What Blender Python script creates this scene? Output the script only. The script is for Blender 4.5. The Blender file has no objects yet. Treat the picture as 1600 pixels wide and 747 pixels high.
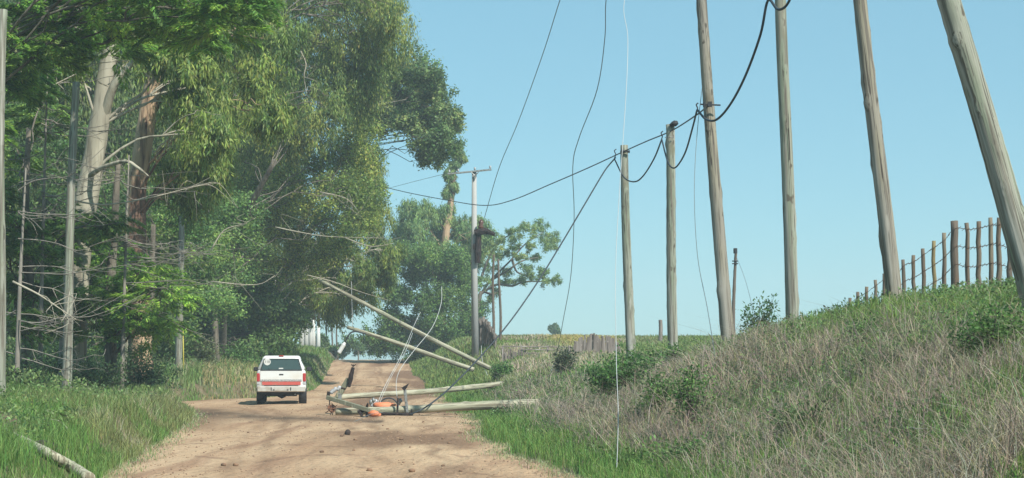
import bpy, math, random
import numpy as np
from mathutils import Vector, Matrix, Quaternion

random.seed(5)
rng = np.random.default_rng(11)
C = bpy.context.scene.collection
SC = bpy.context.scene

# ------------------------------------------------------------------ camera, sky, sun
F, HY, ZC = 2400.0, 565.0, 1.56          # focal length in photo pixels, eye-level row, eye height
cam_d = bpy.data.cameras.new("camera"); cam = bpy.data.objects.new("camera", cam_d); C.objects.link(cam)
cam.location = (0, 0, ZC); cam.rotation_euler = (math.radians(90), 0, 0)
cam_d.sensor_width = 36; cam_d.lens = F / 1600 * 36
cam_d.shift_y = (HY - 373.5) / 1600
cam_d.clip_start = 0.1; cam_d.clip_end = 6000
SC.camera = cam

SUN_EL, SUN_AZ = math.radians(44), math.radians(140)   # azimuth clockwise from +Y (view direction)
w = bpy.data.worlds.new("World"); SC.world = w; w.use_nodes = True
nt = w.node_tree; nt.nodes.clear()
sky = nt.nodes.new('ShaderNodeTexSky'); sky.sky_type = 'NISHITA'; sky.sun_disc = False
sky.sun_elevation = SUN_EL; sky.sun_rotation = SUN_AZ
sky.air_density = 0.9; sky.dust_density = 0.3; sky.ozone_density = 2.5
tint = nt.nodes.new('ShaderNodeMix'); tint.data_type = 'RGBA'; tint.blend_type = 'MULTIPLY'
tint.inputs[0].default_value = 1; tint.inputs[7].default_value = (0.72, 1.0, .86, 1)
bg = nt.nodes.new('ShaderNodeBackground'); bg.inputs[1].default_value = 0.12
wo = nt.nodes.new('ShaderNodeOutputWorld')
nt.links.new(sky.outputs[0], tint.inputs[6]); even = nt.nodes.new('ShaderNodeMix'); even.data_type = 'RGBA'; even.inputs[0].default_value = .6; even.inputs[7].default_value = (1.50, 3.15, 4.15, 1)
nt.links.new(tint.outputs[2], even.inputs[6]); nt.links.new(even.outputs[2], bg.inputs[0]); nt.links.new(bg.outputs[0], wo.inputs[0])

sd = bpy.data.lights.new("sun", 'SUN'); so = bpy.data.objects.new("sun", sd); C.objects.link(so)
sd.energy = 4.9; sd.angle = math.radians(0.6); sd.color = (1.0, 0.95, 0.86)
sdir = Vector((math.sin(SUN_AZ) * math.cos(SUN_EL), math.cos(SUN_AZ) * math.cos(SUN_EL), math.sin(SUN_EL)))
so.rotation_euler = sdir.to_track_quat('Z', 'Y').to_euler()
SC.view_settings.view_transform = 'Standard'; SC.view_settings.look = 'None'
SC.view_settings.exposure = 0.55; SC.view_settings.gamma = 1
SC.render.engine = 'CYCLES'
SC.cycles.use_denoising = True
SC.cycles.max_bounces = 6; SC.cycles.transparent_max_bounces = 8; SC.cycles.volume_bounces = 0
SC.cycles.diffuse_bounces = 3; SC.cycles.transmission_bounces = 4

# ------------------------------------------------------------------ helpers
def P(px, py, Y):
    return np.array([(px - 800) / F * Y, Y, ZC + (HY - py) / F * Y])

def sm(t):
    t = np.clip(t, 0, 1); return t * t * (3 - 2 * t)

_lat = np.random.default_rng(3).random((256, 256))
def vnoise(x, y):
    x = np.asarray(x, float); y = np.asarray(y, float)
    xi = np.floor(x).astype(int); yi = np.floor(y).astype(int)
    fx = sm(x - xi); fy = sm(y - yi)
    a = _lat[xi % 256, yi % 256]; b = _lat[(xi + 1) % 256, yi % 256]
    c = _lat[xi % 256, (yi + 1) % 256]; d = _lat[(xi + 1) % 256, (yi + 1) % 256]
    return (a * (1 - fx) + b * fx) * (1 - fy) + (c * (1 - fx) + d * fx) * fy
def fbm(x, y, o=3):
    s = 0; a = .5
    for i in range(o):
        s = s + a * (vnoise(x * 2 ** i + 17 * i, y * 2 ** i + 31 * i) - .5); a *= .5
    return s

# road edges as functions of the distance Y
XL = np.array([[-60, -4.5], [0, -4.6], [20, -5.45], [30, -6.9], [37, -7.95], [45, -9.3], [50, -10.7], [54, -12.6], [59, -13.2], [63, -12.4],
               [67, -10.6], [72, -10.2], [80, -10.7], [100, -12.3], [120, -14.2], [140, -16], [200, -22], [1600, -160]])
XR = np.array([[-60, 1.8], [0, 1.8], [20, .8], [30, -.2], [41.6, -1.1], [55, -2.1], [75, -3.6], [100, -6.0], [120, -8.0], [140, -10], [200, -15.6], [1600, -150]])
def xl(Y): return np.interp(Y, XL[:, 0], XL[:, 1]) + .35 * fbm(np.asarray(Y) * .9, 3.3)
def xr(Y): return np.interp(Y, XR[:, 0], XR[:, 1]) + .6 * fbm(np.asarray(Y) * .8, 9.1) + 1.1 * fbm(np.asarray(Y) * .16, 4.7)
BR = np.array([[-60, 2.4], [10, 2.2], [17, 2.4], [20, 2.5], [26, 2.45], [31, 2.1], [36, 1.6], [44, 1.5], [50, 1.15], [60, 1.15], [70, 1.5],
               [76, 1.75], [86, 2.4], [100, 3.0], [130, 3.3], [180, 3.3], [400, 1.5], [1600, 1.2]])
BL = np.array([[-60, .8], [15, .6], [22, .62], [30, .95], [40, .55], [50, .8], [60, 1.15], [70, 1.1], [85, 1.3], [100, 2.0], [120, 2.9], [140, 3.0], [200, 1.5], [400, 1.2], [1600, 1.2]])
def zroad(Y):
    Y = np.asarray(Y, float)
    return 1.72 * sm((Y - 86) / 48) - 1.4 * sm((Y - 150) / 120)
def Hh(x, Y):
    x = np.asarray(x, float); Y = np.asarray(Y, float)
    L = xl(Y); R = xr(Y); zr = zroad(Y)
    s = x - R; wR = np.interp(Y, [0, 45, 75, 200], [6.4, 6.0, 4.0, 5.0])
    pr = sm(s / wR) ** np.interp(Y, [28, 34, 50, 60], [1.0, 1.3, 1.3, 1.0])
    b = np.interp(Y, BR[:, 0], BR[:, 1]) + np.clip(s - 5.5, 0, 6) * np.interp(Y, [0, 30, 45], [.09, .09, 0.0])
    z = np.where(s > 0, zr * (1 - pr) + b * pr, zr)
    sl = L - x
    pl = .55 * sm(sl / .7) + .45 * sm(sl / 5.0)
    bl = np.interp(Y, BL[:, 0], BL[:, 1])
    z = np.where(sl > 0, zr * (1 - pl) + bl * pl, z)
    # ruts and unevenness on the road
    c = (x - L) / np.maximum(R - L, 1)
    onroad = (s <= 0) & (sl <= 0)
    rut = -.035 * np.exp(-((c - .30) / .05) ** 2) - .035 * np.exp(-((c - .62) / .05) ** 2) + .03 * fbm(x * 1.1, Y * .35, 3) + .02 * fbm(x * 4, Y * 2, 2)
    edge = np.clip(np.minimum(-s, -sl) / .6, 0, 1)
    z = z + np.where(onroad, rut * edge, 0)
    off = np.clip(np.maximum(s, sl) / 1.5, 0, 1)
    z = z + off * (.28 * fbm(x * .55, Y * .4, 3) + .08 * fbm(x * 2.4, Y * 1.7, 2))
    return z
def H1(x, Y): return float(Hh(x, Y))

def tag(o, label=None, cat=None, group=None, kind=None):
    if label: o['label'] = label
    if cat: o['category'] = cat
    if group: o['group'] = group
    if kind: o['kind'] = kind
    return o

def empty(name, loc=(0, 0, 0), rz=0.0):
    o = bpy.data.objects.new(name, None); o.location = loc; o.rotation_euler = (0, 0, rz); C.objects.link(o)
    o.empty_display_size = .2
    return o

class MB:
    """collects quads and triangles (numpy) and links them as one mesh object"""
    def __init__(s): s.v = []; s.q = []; s.t = []; s.cq = []; s.ct = []; s.n = 0; s.mq = []; s.mt = []
    def add(s, v, q=None, t=None, col=None, mi=0):
        v = np.asarray(v, float).reshape(-1, 3)
        if q is not None and len(q):
            q = np.asarray(q, int).reshape(-1, 4); s.q.append(q + s.n); s.mq.append(np.full(len(q), mi))
            s.cq.append(np.broadcast_to(col if col is not None else (1, 1, 1), (len(q), 3)))
        if t is not None and len(t):
            t = np.asarray(t, int).reshape(-1, 3); s.t.append(t + s.n); s.mt.append(np.full(len(t), mi))
            s.ct.append(np.broadcast_to(col if col is not None else (1, 1, 1), (len(t), 3)))
        s.v.append(v); s.n += len(v)
    def build(s, name, mat, parent=None, smooth=False, colored=False, loc=None):
        v = np.concatenate(s.v) if s.v else np.zeros((0, 3))
        q = np.concatenate(s.q) if s.q else np.zeros((0, 4), int)
        t = np.concatenate(s.t) if s.t else np.zeros((0, 3), int)
        if loc is not None: v = v - np.asarray(loc)
        me = bpy.data.meshes.new(name)
        me.vertices.add(len(v)); me.vertices.foreach_set('co', v.astype(np.float32).ravel())
        li = np.concatenate([q.ravel(), t.ravel()]).astype(np.int32)
        me.loops.add(len(li)); me.loops.foreach_set('vertex_index', li)
        ls = np.concatenate([np.arange(len(q)) * 4, len(q) * 4 + np.arange(len(t)) * 3]).astype(np.int32)
        me.polygons.add(len(q) + len(t)); me.polygons.foreach_set('loop_start', ls)
        mats = list(mat) if isinstance(mat, (list, tuple)) else [mat]
        for m in mats: me.materials.append(m)
        if len(mats) > 1:
            me.polygons.foreach_set('material_index', np.concatenate(s.mq + s.mt).astype(np.int32))
        me.polygons.foreach_set('use_smooth', np.full(len(q) + len(t), smooth))
        me.update(calc_edges=True)
        if colored:
            a = me.attributes.new('col', 'FLOAT_COLOR', 'FACE')
            c = np.concatenate([x for x in s.cq] + [x for x in s.ct]).astype(np.float32)
            a.data.foreach_set('color', np.concatenate([c, np.ones((len(c), 1), np.float32)], 1).ravel())
        o = bpy.data.objects.new(name, me); C.objects.link(o)
        if loc is not None: o.location = loc
        if parent is not None:
            o.parent = parent
        return o

def spline(pts, n=8):
    pts = np.asarray(pts, float)
    if len(pts) < 3: 
        t = np.linspace(0, 1, n + 1)[:, None]; return pts[0] * (1 - t) + pts[-1] * t
    p = np.vstack([2 * pts[0] - pts[1], pts, 2 * pts[-1] - pts[-2]])
    out = []
    for i in range(1, len(p) - 2):
        for k in range(n):
            t = k / n; a, b, c, d = p[i - 1], p[i], p[i + 1], p[i + 2]
            out.append(.5 * ((2 * b) + (c - a) * t + (2 * a - 5 * b + 4 * c - d) * t * t + (3 * b - a - 3 * c + d) * t ** 3))
    out.append(pts[-1]); return np.array(out)

def tube(mb, pts, rad, sides=8, cap=True, col=None, mi=0, lump=0.0):
    pts = np.asarray(pts, float); n = len(pts)
    rad = np.broadcast_to(np.asarray(rad, float), (n,)) if np.ndim(rad) == 0 or len(np.atleast_1d(rad)) == n else np.interp(np.linspace(0, 1, n), np.linspace(0, 1, len(rad)), rad)
    tan = np.gradient(pts, axis=0); tan /= np.linalg.norm(tan, axis=1, keepdims=True) + 1e-9
    ref = np.array([0, 0, 1.]) if abs(tan[:, 2]).mean() < .8 else np.array([0, 1., 0])
    u = np.cross(tan, ref); u /= np.linalg.norm(u, axis=1, keepdims=True) + 1e-9
    v = np.cross(tan, u)
    a = np.arange(sides) / sides * 2 * np.pi
    rr = rad[:, None] * (1 + lump * (rng.random((n, sides)) - .5)) if lump else rad[:, None] * np.ones((1, sides))
    V = pts[:, None] + rr[..., None] * (np.cos(a)[None, :, None] * u[:, None] + np.sin(a)[None, :, None] * v[:, None])
    idx = np.arange(n * sides).reshape(n, sides)
    q = np.stack([idx[:-1], np.roll(idx[:-1], -1, 1), np.roll(idx[1:], -1, 1), idx[1:]], -1).reshape(-1, 4)
    V = V.reshape(-1, 3); t = None
    if cap:
        V = np.vstack([V, pts[0], pts[-1]]); k = n * sides
        t = [[k, (i + 1) % sides, i] for i in range(sides)] + [[k + 1, (n - 1) * sides + i, (n - 1) * sides + (i + 1) % sides] for i in range(sides)]
    mb.add(V, q, t, col, mi)

def box(mb, c, s, R=None, mi=0, col=None, bev=0.0):
    c = np.asarray(c, float); h = np.asarray(s, float) / 2
    if bev <= 0:
        V = np.array([[x, y, z] for x in (-1, 1) for y in (-1, 1) for z in (-1, 1)], float) * h
        q = [[0, 1, 3, 2], [4, 6, 7, 5], [0, 4, 5, 1], [2, 3, 7, 6], [0, 2, 6, 4], [1, 5, 7, 3]]; t = None
    else:
        b = min(bev, h.min() * .9); V = []; ix = {}
        for x in (-1, 1):
            for y in (-1, 1):
                for z in (-1, 1):
                    for ax in range(3):
                        e = h - b; e[ax] = h[ax]; ix[(x, y, z, ax)] = len(V); V.append(np.array([x, y, z]) * e)
        V = np.array(V); q = []; t = []
        for ax in range(3):
            o = [i for i in range(3) if i != ax]
            for sg in (-1, 1):
                f = []
                for a_, b_ in ((-1, -1), (1, -1), (1, 1), (-1, 1)):
                    k = [0, 0, 0]; k[ax] = sg; k[o[0]] = a_; k[o[1]] = b_; f.append(ix[(*k, ax)])
                q.append(f)
        for ax in range(3):
            o = [i for i in range(3) if i != ax]
            for a_ in (-1, 1):
                for b_ in (-1, 1):
                    k0 = [0, 0, 0]; k1 = [0, 0, 0]; k0[ax] = -1; k1[ax] = 1
                    k0[o[0]] = k1[o[0]] = a_; k0[o[1]] = k1[o[1]] = b_
                    q.append([ix[(*k0, o[0])], ix[(*k1, o[0])], ix[(*k1, o[1])], ix[(*k0, o[1])]])
        for x in (-1, 1):
            for y in (-1, 1):
                for z in (-1, 1): t.append([ix[(x, y, z, 0)], ix[(x, y, z, 1)], ix[(x, y, z, 2)]])
    if R is not None: V = V @ np.array(R).T
    mb.add(V + c, q, t, col, mi)

def Rz(a): return np.array([[math.cos(a), -math.sin(a), 0], [math.sin(a), math.cos(a), 0], [0, 0, 1]])
def aim(p0, p1):
    """rotation matrix whose z axis points from p0 to p1"""
    d = Vector(np.asarray(p1) - np.asarray(p0)); return d.to_track_quat('Z', 'Y').to_matrix()

# ------------------------------------------------------------------ materials
def mat(name, col, rough=.8, metal=0.0, spec=.3, noise=None, bump=None, coords='Object', emit=None):
    """noise: list of (scale xyz, detail, colour, lo, hi) layers mixed over col; bump: (scale xyz, strength, distance)"""
    m = bpy.data.materials.new(name); m.use_nodes = True; n = m.node_tree; b = n.nodes['Principled BSDF']
    b.inputs['Roughness'].default_value = rough; b.inputs['Metallic'].default_value = metal
    b.inputs['Specular IOR Level'].default_value = spec
    b.inputs['Base Color'].default_value = (*col, 1)
    tc = n.nodes.new('ShaderNodeTexCoord')
    def nz(sc, det):
        mp = n.nodes.new('ShaderNodeMapping'); mp.inputs['Scale'].default_value = sc
        t = n.nodes.new('ShaderNodeTexNoise'); t.inputs['Scale'].default_value = 1; t.inputs['Detail'].default_value = det
        n.links.new(tc.outputs[coords], mp.inputs[0]); n.links.new(mp.outputs[0], t.inputs[0]); return t
    cur = None
    for (sc, det, c2, lo, hi) in (noise or []):
        t = nz(sc, det); mr = n.nodes.new('ShaderNodeMapRange'); mr.inputs[1].default_value = lo; mr.inputs[2].default_value = hi
        n.links.new(t.outputs[0], mr.inputs[0])
        mx = n.nodes.new('ShaderNodeMix'); mx.data_type = 'RGBA'; n.links.new(mr.outputs[0], mx.inputs[0])
        if cur is None: mx.inputs[6].default_value = (*col, 1)
        else: n.links.new(cur, mx.inputs[6])
        mx.inputs[7].default_value = (*c2, 1); cur = mx.outputs[2]
    if cur is not None: n.links.new(cur, b.inputs['Base Color'])
    if bump:
        t = nz(bump[0], 5); bp = n.nodes.new('ShaderNodeBump'); bp.inputs['Strength'].default_value = bump[1]; bp.inputs['Distance'].default_value = bump[2]
        n.links.new(t.outputs[0], bp.inputs['Height']); n.links.new(bp.outputs[0], b.inputs['Normal'])
    return m

def leafmat(name, trans=.35, rough=.55, spec=.35):
    m = bpy.data.materials.new(name); m.use_nodes = True; n = m.node_tree; b = n.nodes['Principled BSDF']
    b.inputs['Roughness'].default_value = rough; b.inputs['Specular IOR Level'].default_value = spec
    a = n.nodes.new('ShaderNodeAttribute'); a.attribute_name = 'col'
    tr = n.nodes.new('ShaderNodeBsdfTranslucent'); mx = n.nodes.new('ShaderNodeMixShader'); mx.inputs[0].default_value = trans
    n.links.new(a.outputs['Color'], b.inputs['Base Color']); n.links.new(a.outputs['Color'], tr.inputs[0])
    n.links.new(b.outputs[0], mx.inputs[1]); n.links.new(tr.outputs[0], mx.inputs[2])
    n.links.new(mx.outputs[0], n.nodes['Material Output'].inputs[0]); return m

M = {}
M['leaf'] = leafmat('leaf', .48); M['grass'] = leafmat('grass_blade', .3, .6, .25)
M['pole'] = mat('weathered_pole', (.255, .262, .215), .85, noise=[((5, 5, .5), 4, (.20, .23, .165), .42, .6), ((16, 16, .55), 4, (.15, .14, .11), .50, .57), ((55, 55, .8), 6, (.07, .065, .05), .56, .60), ((5, 5, 3.2), 2, (.09, .08, .06), .66, .70), ((9, 9, .25), 3, (.33, .33, .29), .56, .66), ((2.2, 2.2, 1.4), 3, (.15, .15, .10), .6, .72), ((1.3, 1.3, .35), 2, (.28, .27, .22), .5, .7)], bump=((30, 30, 1.2), .6, .02))
M['pole_fallen'] = mat('pale_pole', (.38, .365, .27), .85, noise=[((5, 5, .5), 4, (.28, .29, .20), .45, .62), ((14, 14, .5), 4, (.19, .17, .12), .53, .60), ((50, 50, .8), 6, (.10, .09, .065), .57, .61), ((2.5, 2.5, 1.2), 3, (.26, .26, .18), .58, .7)], bump=((30, 30, 1.2), .6, .02))
M['pole_brown'] = mat('brown_pole', (.235, .22, .185), .85, noise=[((5, 5, .5), 4, (.25, .23, .17), .42, .6), ((16, 16, .55), 4, (.14, .125, .10), .50, .57), ((55, 55, .8), 6, (.065, .055, .045), .56, .60), ((5, 5, 3.2), 2, (.08, .07, .055), .66, .70), ((9, 9, .25), 3, (.31, .295, .255), .56, .66), ((2.2, 2.2, 1.4), 3, (.14, .125, .09), .6, .72)], bump=((30, 30, 1.2), .6, .02))
M['concrete'] = mat('pole_concrete', (.33, .335, .33), .9, noise=[((2, 2, .5), 4, (.35, .35, .33), .45, .65)], bump=((20, 20, 20), .3, .01))
M['post'] = mat('fence_post_wood', (.125, .105, .085), .9, noise=[((9, 9, 1), 4, (.12, .09, .065), .4, .6), ((2, 2, .4), 2, (.19, .165, .12), .55, .7)], bump=((40, 40, 3), .7, .02))
M['post_yellow'] = mat('mossy_post', (.22, .19, .09), .9, noise=[((9, 9, 1), 4, (.2, .16, .08), .4, .6)], bump=((40, 40, 3), .7, .02))
M['greywood'] = mat('grey_planks', (.21, .185, .165), .95, noise=[((12, 12, 1.5), 4, (.13, .11, .095), .42, .62), ((5, 5, .6), 2, (.36, .33, .3), .55, .7)], bump=((40, 40, 3), .7, .02), coords='Generated')
M['bark_pale'] = mat('eucalyptus_bark', (.28, .26, .20), .85, noise=[((1.6, 1.6, .35), 5, (.39, .365, .285), .45, .6), ((5, 5, .5), 4, (.17, .155, .12), .52, .64)], bump=((12, 12, 2), .5, .03))
M['bark_red'] = mat('stripped_red_bark', (.14, .085, .06), .85, noise=[((1.6, 1.6, .22), 5, (.42, .30, .19), .46, .52), ((9, 9, .7), 3, (.10, .055, .04), .55, .68)], bump=((14, 14, 1.2), .9, .05))
M['bark_dark'] = mat('dark_bark', (.16, .14, .11), .9, noise=[((6, 6, 1), 4, (.08, .07, .055), .4, .6)], bump=((16, 16, 3), .8, .04))
M['twig'] = mat('dead_twig', (.15, .14, .12), .9, noise=[((3, 3, 3), 3, (.22, .2, .17), .4, .6)])
M['branch'] = mat('pale_branch', (.36, .33, .26), .85, noise=[((3, 3, 3), 3, (.3, .27, .21), .45, .65)])
M['limepaint'] = mat('lime_wash', (.55, .57, .55), .9, noise=[((3, 3, 2), 3, (.55, .56, .54), .5, .7)])
M['cable'] = mat('black_cable', (.035, .045, .055), .6)
M['wire_pale'] = mat('pale_wire', (.45, .47, .46), .5, metal=.2)
M['wire_grey'] = mat('grey_wire', (.16, .19, .20), .55, metal=.3)
M['steel'] = mat('galvanised_steel', (.30, .31, .30), .5, metal=.6, noise=[((15, 15, 15), 3, (.14, .12, .1), .5, .65)])
M['rust'] = mat('rusty_iron', (.20, .085, .045), .85, noise=[((25, 25, 25), 3, (.08, .05, .04), .4, .6)])
M['charred'] = mat('charred_timber', (.022, .017, .017), .9, noise=[((9, 9, 3), 3, (.06, .035, .03), .55, .7)], bump=((30, 30, 10), .8, .02))
M['porcelain'] = mat('insulator_porcelain', (.36, .37, .38), .25, spec=.6)
M['porcelain_brown'] = mat('brown_insulator', (.10, .045, .03), .3, spec=.6)
M['orange'] = mat('orange_casing', (.62, .21, .10), .6, noise=[((5, 5, 5), 3, (.5, .19, .11), .45, .7)])
M['crossarm'] = mat('green_treated_timber', (.17, .175, .125), .85, noise=[((4, 4, .6), 4, (.15, .15, .10), .42, .6), ((14, 14, 2), 2, (.32, .31, .22), .58, .7)], bump=((30, 30, 4), .6, .01))
M['white_paint'] = mat('white_car_paint', (.60, .615, .61), .35, spec=.5, noise=[((1.2, 1.2, 2.5), 4, (.55, .52, .46), .48, .72)])
M['glass'] = mat('dark_window', (.035, .06, .055), .08, spec=.8)
M['tyre'] = mat('tyre_rubber', (.025, .025, .025), .85, noise=[((6, 6, 6), 3, (.11, .085, .06), .5, .75)])
M['rubber'] = mat('black_plastic', (.025, .027, .03), .6)
M['redlens'] = mat('red_lens', (.36, .03, .03), .25, spec=.6)
M['redstripe'] = mat('red_reflective_strip', (.44, .085, .07), .6, noise=[((6, 3, 6), 3, (.34, .16, .12), .5, .7)])
M['bumper'] = mat('bumper_steel', (.52, .51, .47), .45, metal=.35, noise=[((4, 4, 4), 3, (.38, .34, .28), .5, .7)])
M['trimgrey'] = mat('grey_strip', (.17, .175, .18), .6, noise=[((40, 2, 40), 2, (.50, .50, .48), .5, .56)])
M['yellow'] = mat('yellow_paint', (.42, .36, .06), .6)
M['blackstone'] = mat('dark_clod', (.045, .035, .03), .95, bump=((12, 12, 12), .8, .03))
M['clod'] = mat('earth_clod', (.22, .135, .085), .95, noise=[((5, 5, 5), 3, (.12, .08, .055), .4, .65)], bump=((14, 14, 14), .8, .03))

M['gravel'] = mat('loose_stones', (.34, .24, .155), .95, noise=[((3, 3, 3), 3, (.20, .13, .09), .45, .6)])
def dirt_material():
    m = bpy.data.materials.new('packed_earth'); m.use_nodes = True; n = m.node_tree; b = n.nodes['Principled BSDF']
    b.inputs['Roughness'].default_value = .95; b.inputs['Specular IOR Level'].default_value = .12
    tc = n.nodes.new('ShaderNodeTexCoord')
    def nz(sc, det, rot=0, dist=0):
        mp = n.nodes.new('ShaderNodeMapping'); mp.inputs['Scale'].default_value = sc; mp.inputs['Rotation'].default_value = (0, 0, rot)
        t = n.nodes.new('ShaderNodeTexNoise'); t.inputs['Scale'].default_value = 1; t.inputs['Detail'].default_value = det; t.inputs['Distortion'].default_value = dist
        n.links.new(tc.outputs['Object'], mp.inputs[0]); n.links.new(mp.outputs[0], t.inputs[0]); return t.outputs[0]
    def layer(cur, fac, lo, hi, col, amt=1.0):
        mr = n.nodes.new('ShaderNodeMapRange'); mr.inputs[1].default_value = lo; mr.inputs[2].default_value = hi; mr.inputs[4].default_value = amt
        n.links.new(fac, mr.inputs[0]); mx = n.nodes.new('ShaderNodeMix'); mx.data_type = 'RGBA'
        n.links.new(mr.outputs[0], mx.inputs[0]); mx.inputs[7].default_value = (*col, 1)
        if isinstance(cur, tuple): mx.inputs[6].default_value = (*cur, 1)
        else: n.links.new(cur, mx.inputs[6])
        return mx.outputs[2]
    rot = -.09
    c = layer((.43, .305, .195), nz((.55, .12, 1), 4, rot, .6), .42, .62, (.36, .24, .148))
    c = layer(c, nz((1.8, .16, 1), 4, rot, .4), .5, .66, (.27, .165, .105), .8)
    c = layer(c, nz((.22, .10, 1), 3, .3, .3), .5, .7, (.49, .355, .225), .8)
    c = layer(c, nz((.9, .55, 1), 5, .2, 1.0), .60, .68, (.19, .12, .08), .65)
    c = layer(c, nz((9, 5, 5), 4), .57, .7, (.20, .125, .08), .6)
    c = layer(c, nz((26, 16, 10), 3), .60, .72, (.50, .40, .29), .5)
    at = n.nodes.new('ShaderNodeAttribute'); at.attribute_name = 'damp_shade'
    c = layer(c, at.outputs['Fac'], 0, 1, (.185, .115, .073), 1.0)  # wet earth and tracks, plus painted shade along the left verge
    am = n.nodes.new('ShaderNodeAttribute'); am.attribute_name = 'shade_streak'
    c = layer(c, am.outputs['Fac'], 0, 1, (.10, .072, .052), 1.0)  # shadow streak by the left verge, mixed into the dirt colour
    n.links.new(c, b.inputs['Base Color'])
    bp = n.nodes.new('ShaderNodeBump'); bp.inputs['Strength'].default_value = .9; bp.inputs['Distance'].default_value = .08
    n.links.new(nz((7, 4, 5), 6), bp.inputs['Height'])
    bp2 = n.nodes.new('ShaderNodeBump'); bp2.inputs['Strength'].default_value = .6; bp2.inputs['Distance'].default_value = .16
    n.links.new(nz((1.8, .3, 1), 4, rot), bp2.inputs['Height']); n.links.new(bp.outputs[0], bp2.inputs['Normal'])
    n.links.new(bp2.outputs[0], b.inputs['Normal'])
    return m
M['dirt'] = dirt_material()
M['soil'] = mat('verge_soil', (.13, .105, .06), .95, noise=[((.5, .5, .5), 4, (.09, .10, .045), .42, .58), ((3, 3, 3), 4, (.17, .14, .09), .5, .68)], bump=((6, 6, 6), .9, .08))

# ------------------------------------------------------------------ terrain
ys = [-60, -40, -20, -8, 0, 4]; y = 7.0
while y < 160: ys.append(y); y += max(.11, .0115 * y)
while y < 700: ys.append(y); y *= 1.12
ys.append(700); ys = np.array(ys)
d = [0]; st = .09
while d[-1] < 450: d.append(d[-1] + st); st = min(st * 1.045, 60) if d[-1] < 30 else st * 1.25
d = np.array(d); nroad = 64; cc = np.linspace(0, 1, nroad)
L = xl(ys); R = xr(ys)
def sheet(X, name, m, label=None):
    Yg = np.repeat(ys[:, None], X.shape[1], 1); Z = Hh(X, Yg); a, b_ = X.shape
    idx = np.arange(a * b_).reshape(a, b_)
    q = np.stack([idx[:-1, :-1], idx[:-1, 1:], idx[1:, 1:], idx[1:, :-1]], -1).reshape(-1, 4)
    mb = MB(); mb.add(np.stack([X, Yg, Z], -1).reshape(-1, 3), q); o = mb.build(name, m, smooth=True)
    tag(o, kind='structure'); return o
RX = L[:, None] * (1 - cc) + R[:, None] * cc
road = sheet(RX, 'dirt_road', M['dirt'])
RY = np.repeat(ys[:, None], nroad, 1); CCn = np.repeat(cc[None], len(ys), 0)
damp_shade = sm((fbm(RX * .55, RY * .16, 4) + .13) / .2) * sm((CCn - .38) / .25) * .95 * sm((RY - 18) / 6)            # damp churned earth on the right half
damp_shade = np.maximum(damp_shade, sm((fbm(RX * 2.2, RY * .9, 3) - .04) / .1) * sm(1 - np.minimum(CCn, 1 - CCn) / .12) * .95)
damp_shade = np.maximum(damp_shade, sm(1 - (RX - L[:, None]) / 1.6) * sm((RY - 33) / 4) * sm((54 - RY) / 4) * .9)   # painted shade under the left verge; line above darkens crumbled edges
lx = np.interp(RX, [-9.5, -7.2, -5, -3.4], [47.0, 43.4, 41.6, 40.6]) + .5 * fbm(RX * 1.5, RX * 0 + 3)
shade_streak = np.clip(np.exp(-((RY - lx) / np.interp(RX, [-9.5, -6.5, -3.4], [4.6, 2.0, .9])) ** 2) * (RX < -3.4) * (.9 + 1.2 * fbm(RX * 2, RY * 2)), 0, 1) * .95       # cast shadow across the left lane, painted as a dark streak
for c0, wd_ in ((.27, .022), (.335, .018), (.56, .02), (.63, .022), (.80, .018)):      # wheel tracks pressed into the dirt
    cw = c0 + .09 * fbm(RY * .05, RY * 0 + c0 * 40, 2); damp_shade = np.maximum(damp_shade, np.exp(-((CCn - cw) / wd_) ** 2) * np.clip(.45 + 1.6 * fbm(RX * .7, RY * .3, 3), 0, .8))
am = road.data.attributes.new('shade_streak', 'FLOAT', 'POINT'); am.data.foreach_set('value', shade_streak.astype(np.float32).ravel())
at = road.data.attributes.new('damp_shade', 'FLOAT', 'POINT'); at.data.foreach_set('value', np.clip(damp_shade, 0, 1).astype(np.float32).ravel())
sheet((L[:, None] - d[None])[:, ::-1], 'ground', M['soil'])
sheet(R[:, None] + d[None], 'ground', M['soil'])

def onground(p, off=.35):
    """where the sight line of a photo pixel meets the terrain"""
    for yy in np.arange(9, 60, .05):
        q = P(*p, yy)
        if Hh(q[0], yy) > q[2]: return P(*p, yy - off)
    return P(*p, 24)
LOGP = [onground(p, .02) for p in ((14, 688), (45, 704), (78, 722), (110, 740), (140, 760))]
# ------------------------------------------------------------------ grasses (stuff)
def blades(mb, x, Y, h, wd, col, lean=.35, curl=.3, z=None, dirx=None):
    n = len(x); z0 = Hh(x, Y) - .02 if z is None else z
    b = np.stack([x, Y, z0], -1)
    a = rng.random(n) * 2 * np.pi
    ld = np.stack([np.cos(a), np.sin(a), np.zeros(n)], -1) * (rng.random(n) * lean * h)[:, None]
    if dirx is not None: ld = ld + np.array(dirx) * h[:, None]
    fa = rng.normal(0, .6, n); wv = np.stack([np.cos(fa), np.sin(fa), np.zeros(n)], -1) * (wd / 2)[:, None]
    up = np.array([0, 0, 1.])
    m_ = b + ld * .35 + up * (h * .58)[:, None]
    tip = b + ld * (1 + curl) + up * (h * (1 - .35 * curl * rng.random(n)))[:, None]
    V = np.stack([b - wv, b + wv, m_ - wv * .75, m_ + wv * .75, tip], 1).reshape(-1, 3)
    i = np.arange(n)[:, None] * 5
    C3 = np.asarray(col)
    mb.add(V, i + np.array([[0, 1, 3, 2]]), None, C3)
    mb.t.append(i + np.array([[2, 3, 4]]) + (mb.n - len(V))); mb.ct.append(np.broadcast_to(C3, (n, 3))); mb.mt.append(np.zeros(n, int))

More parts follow.
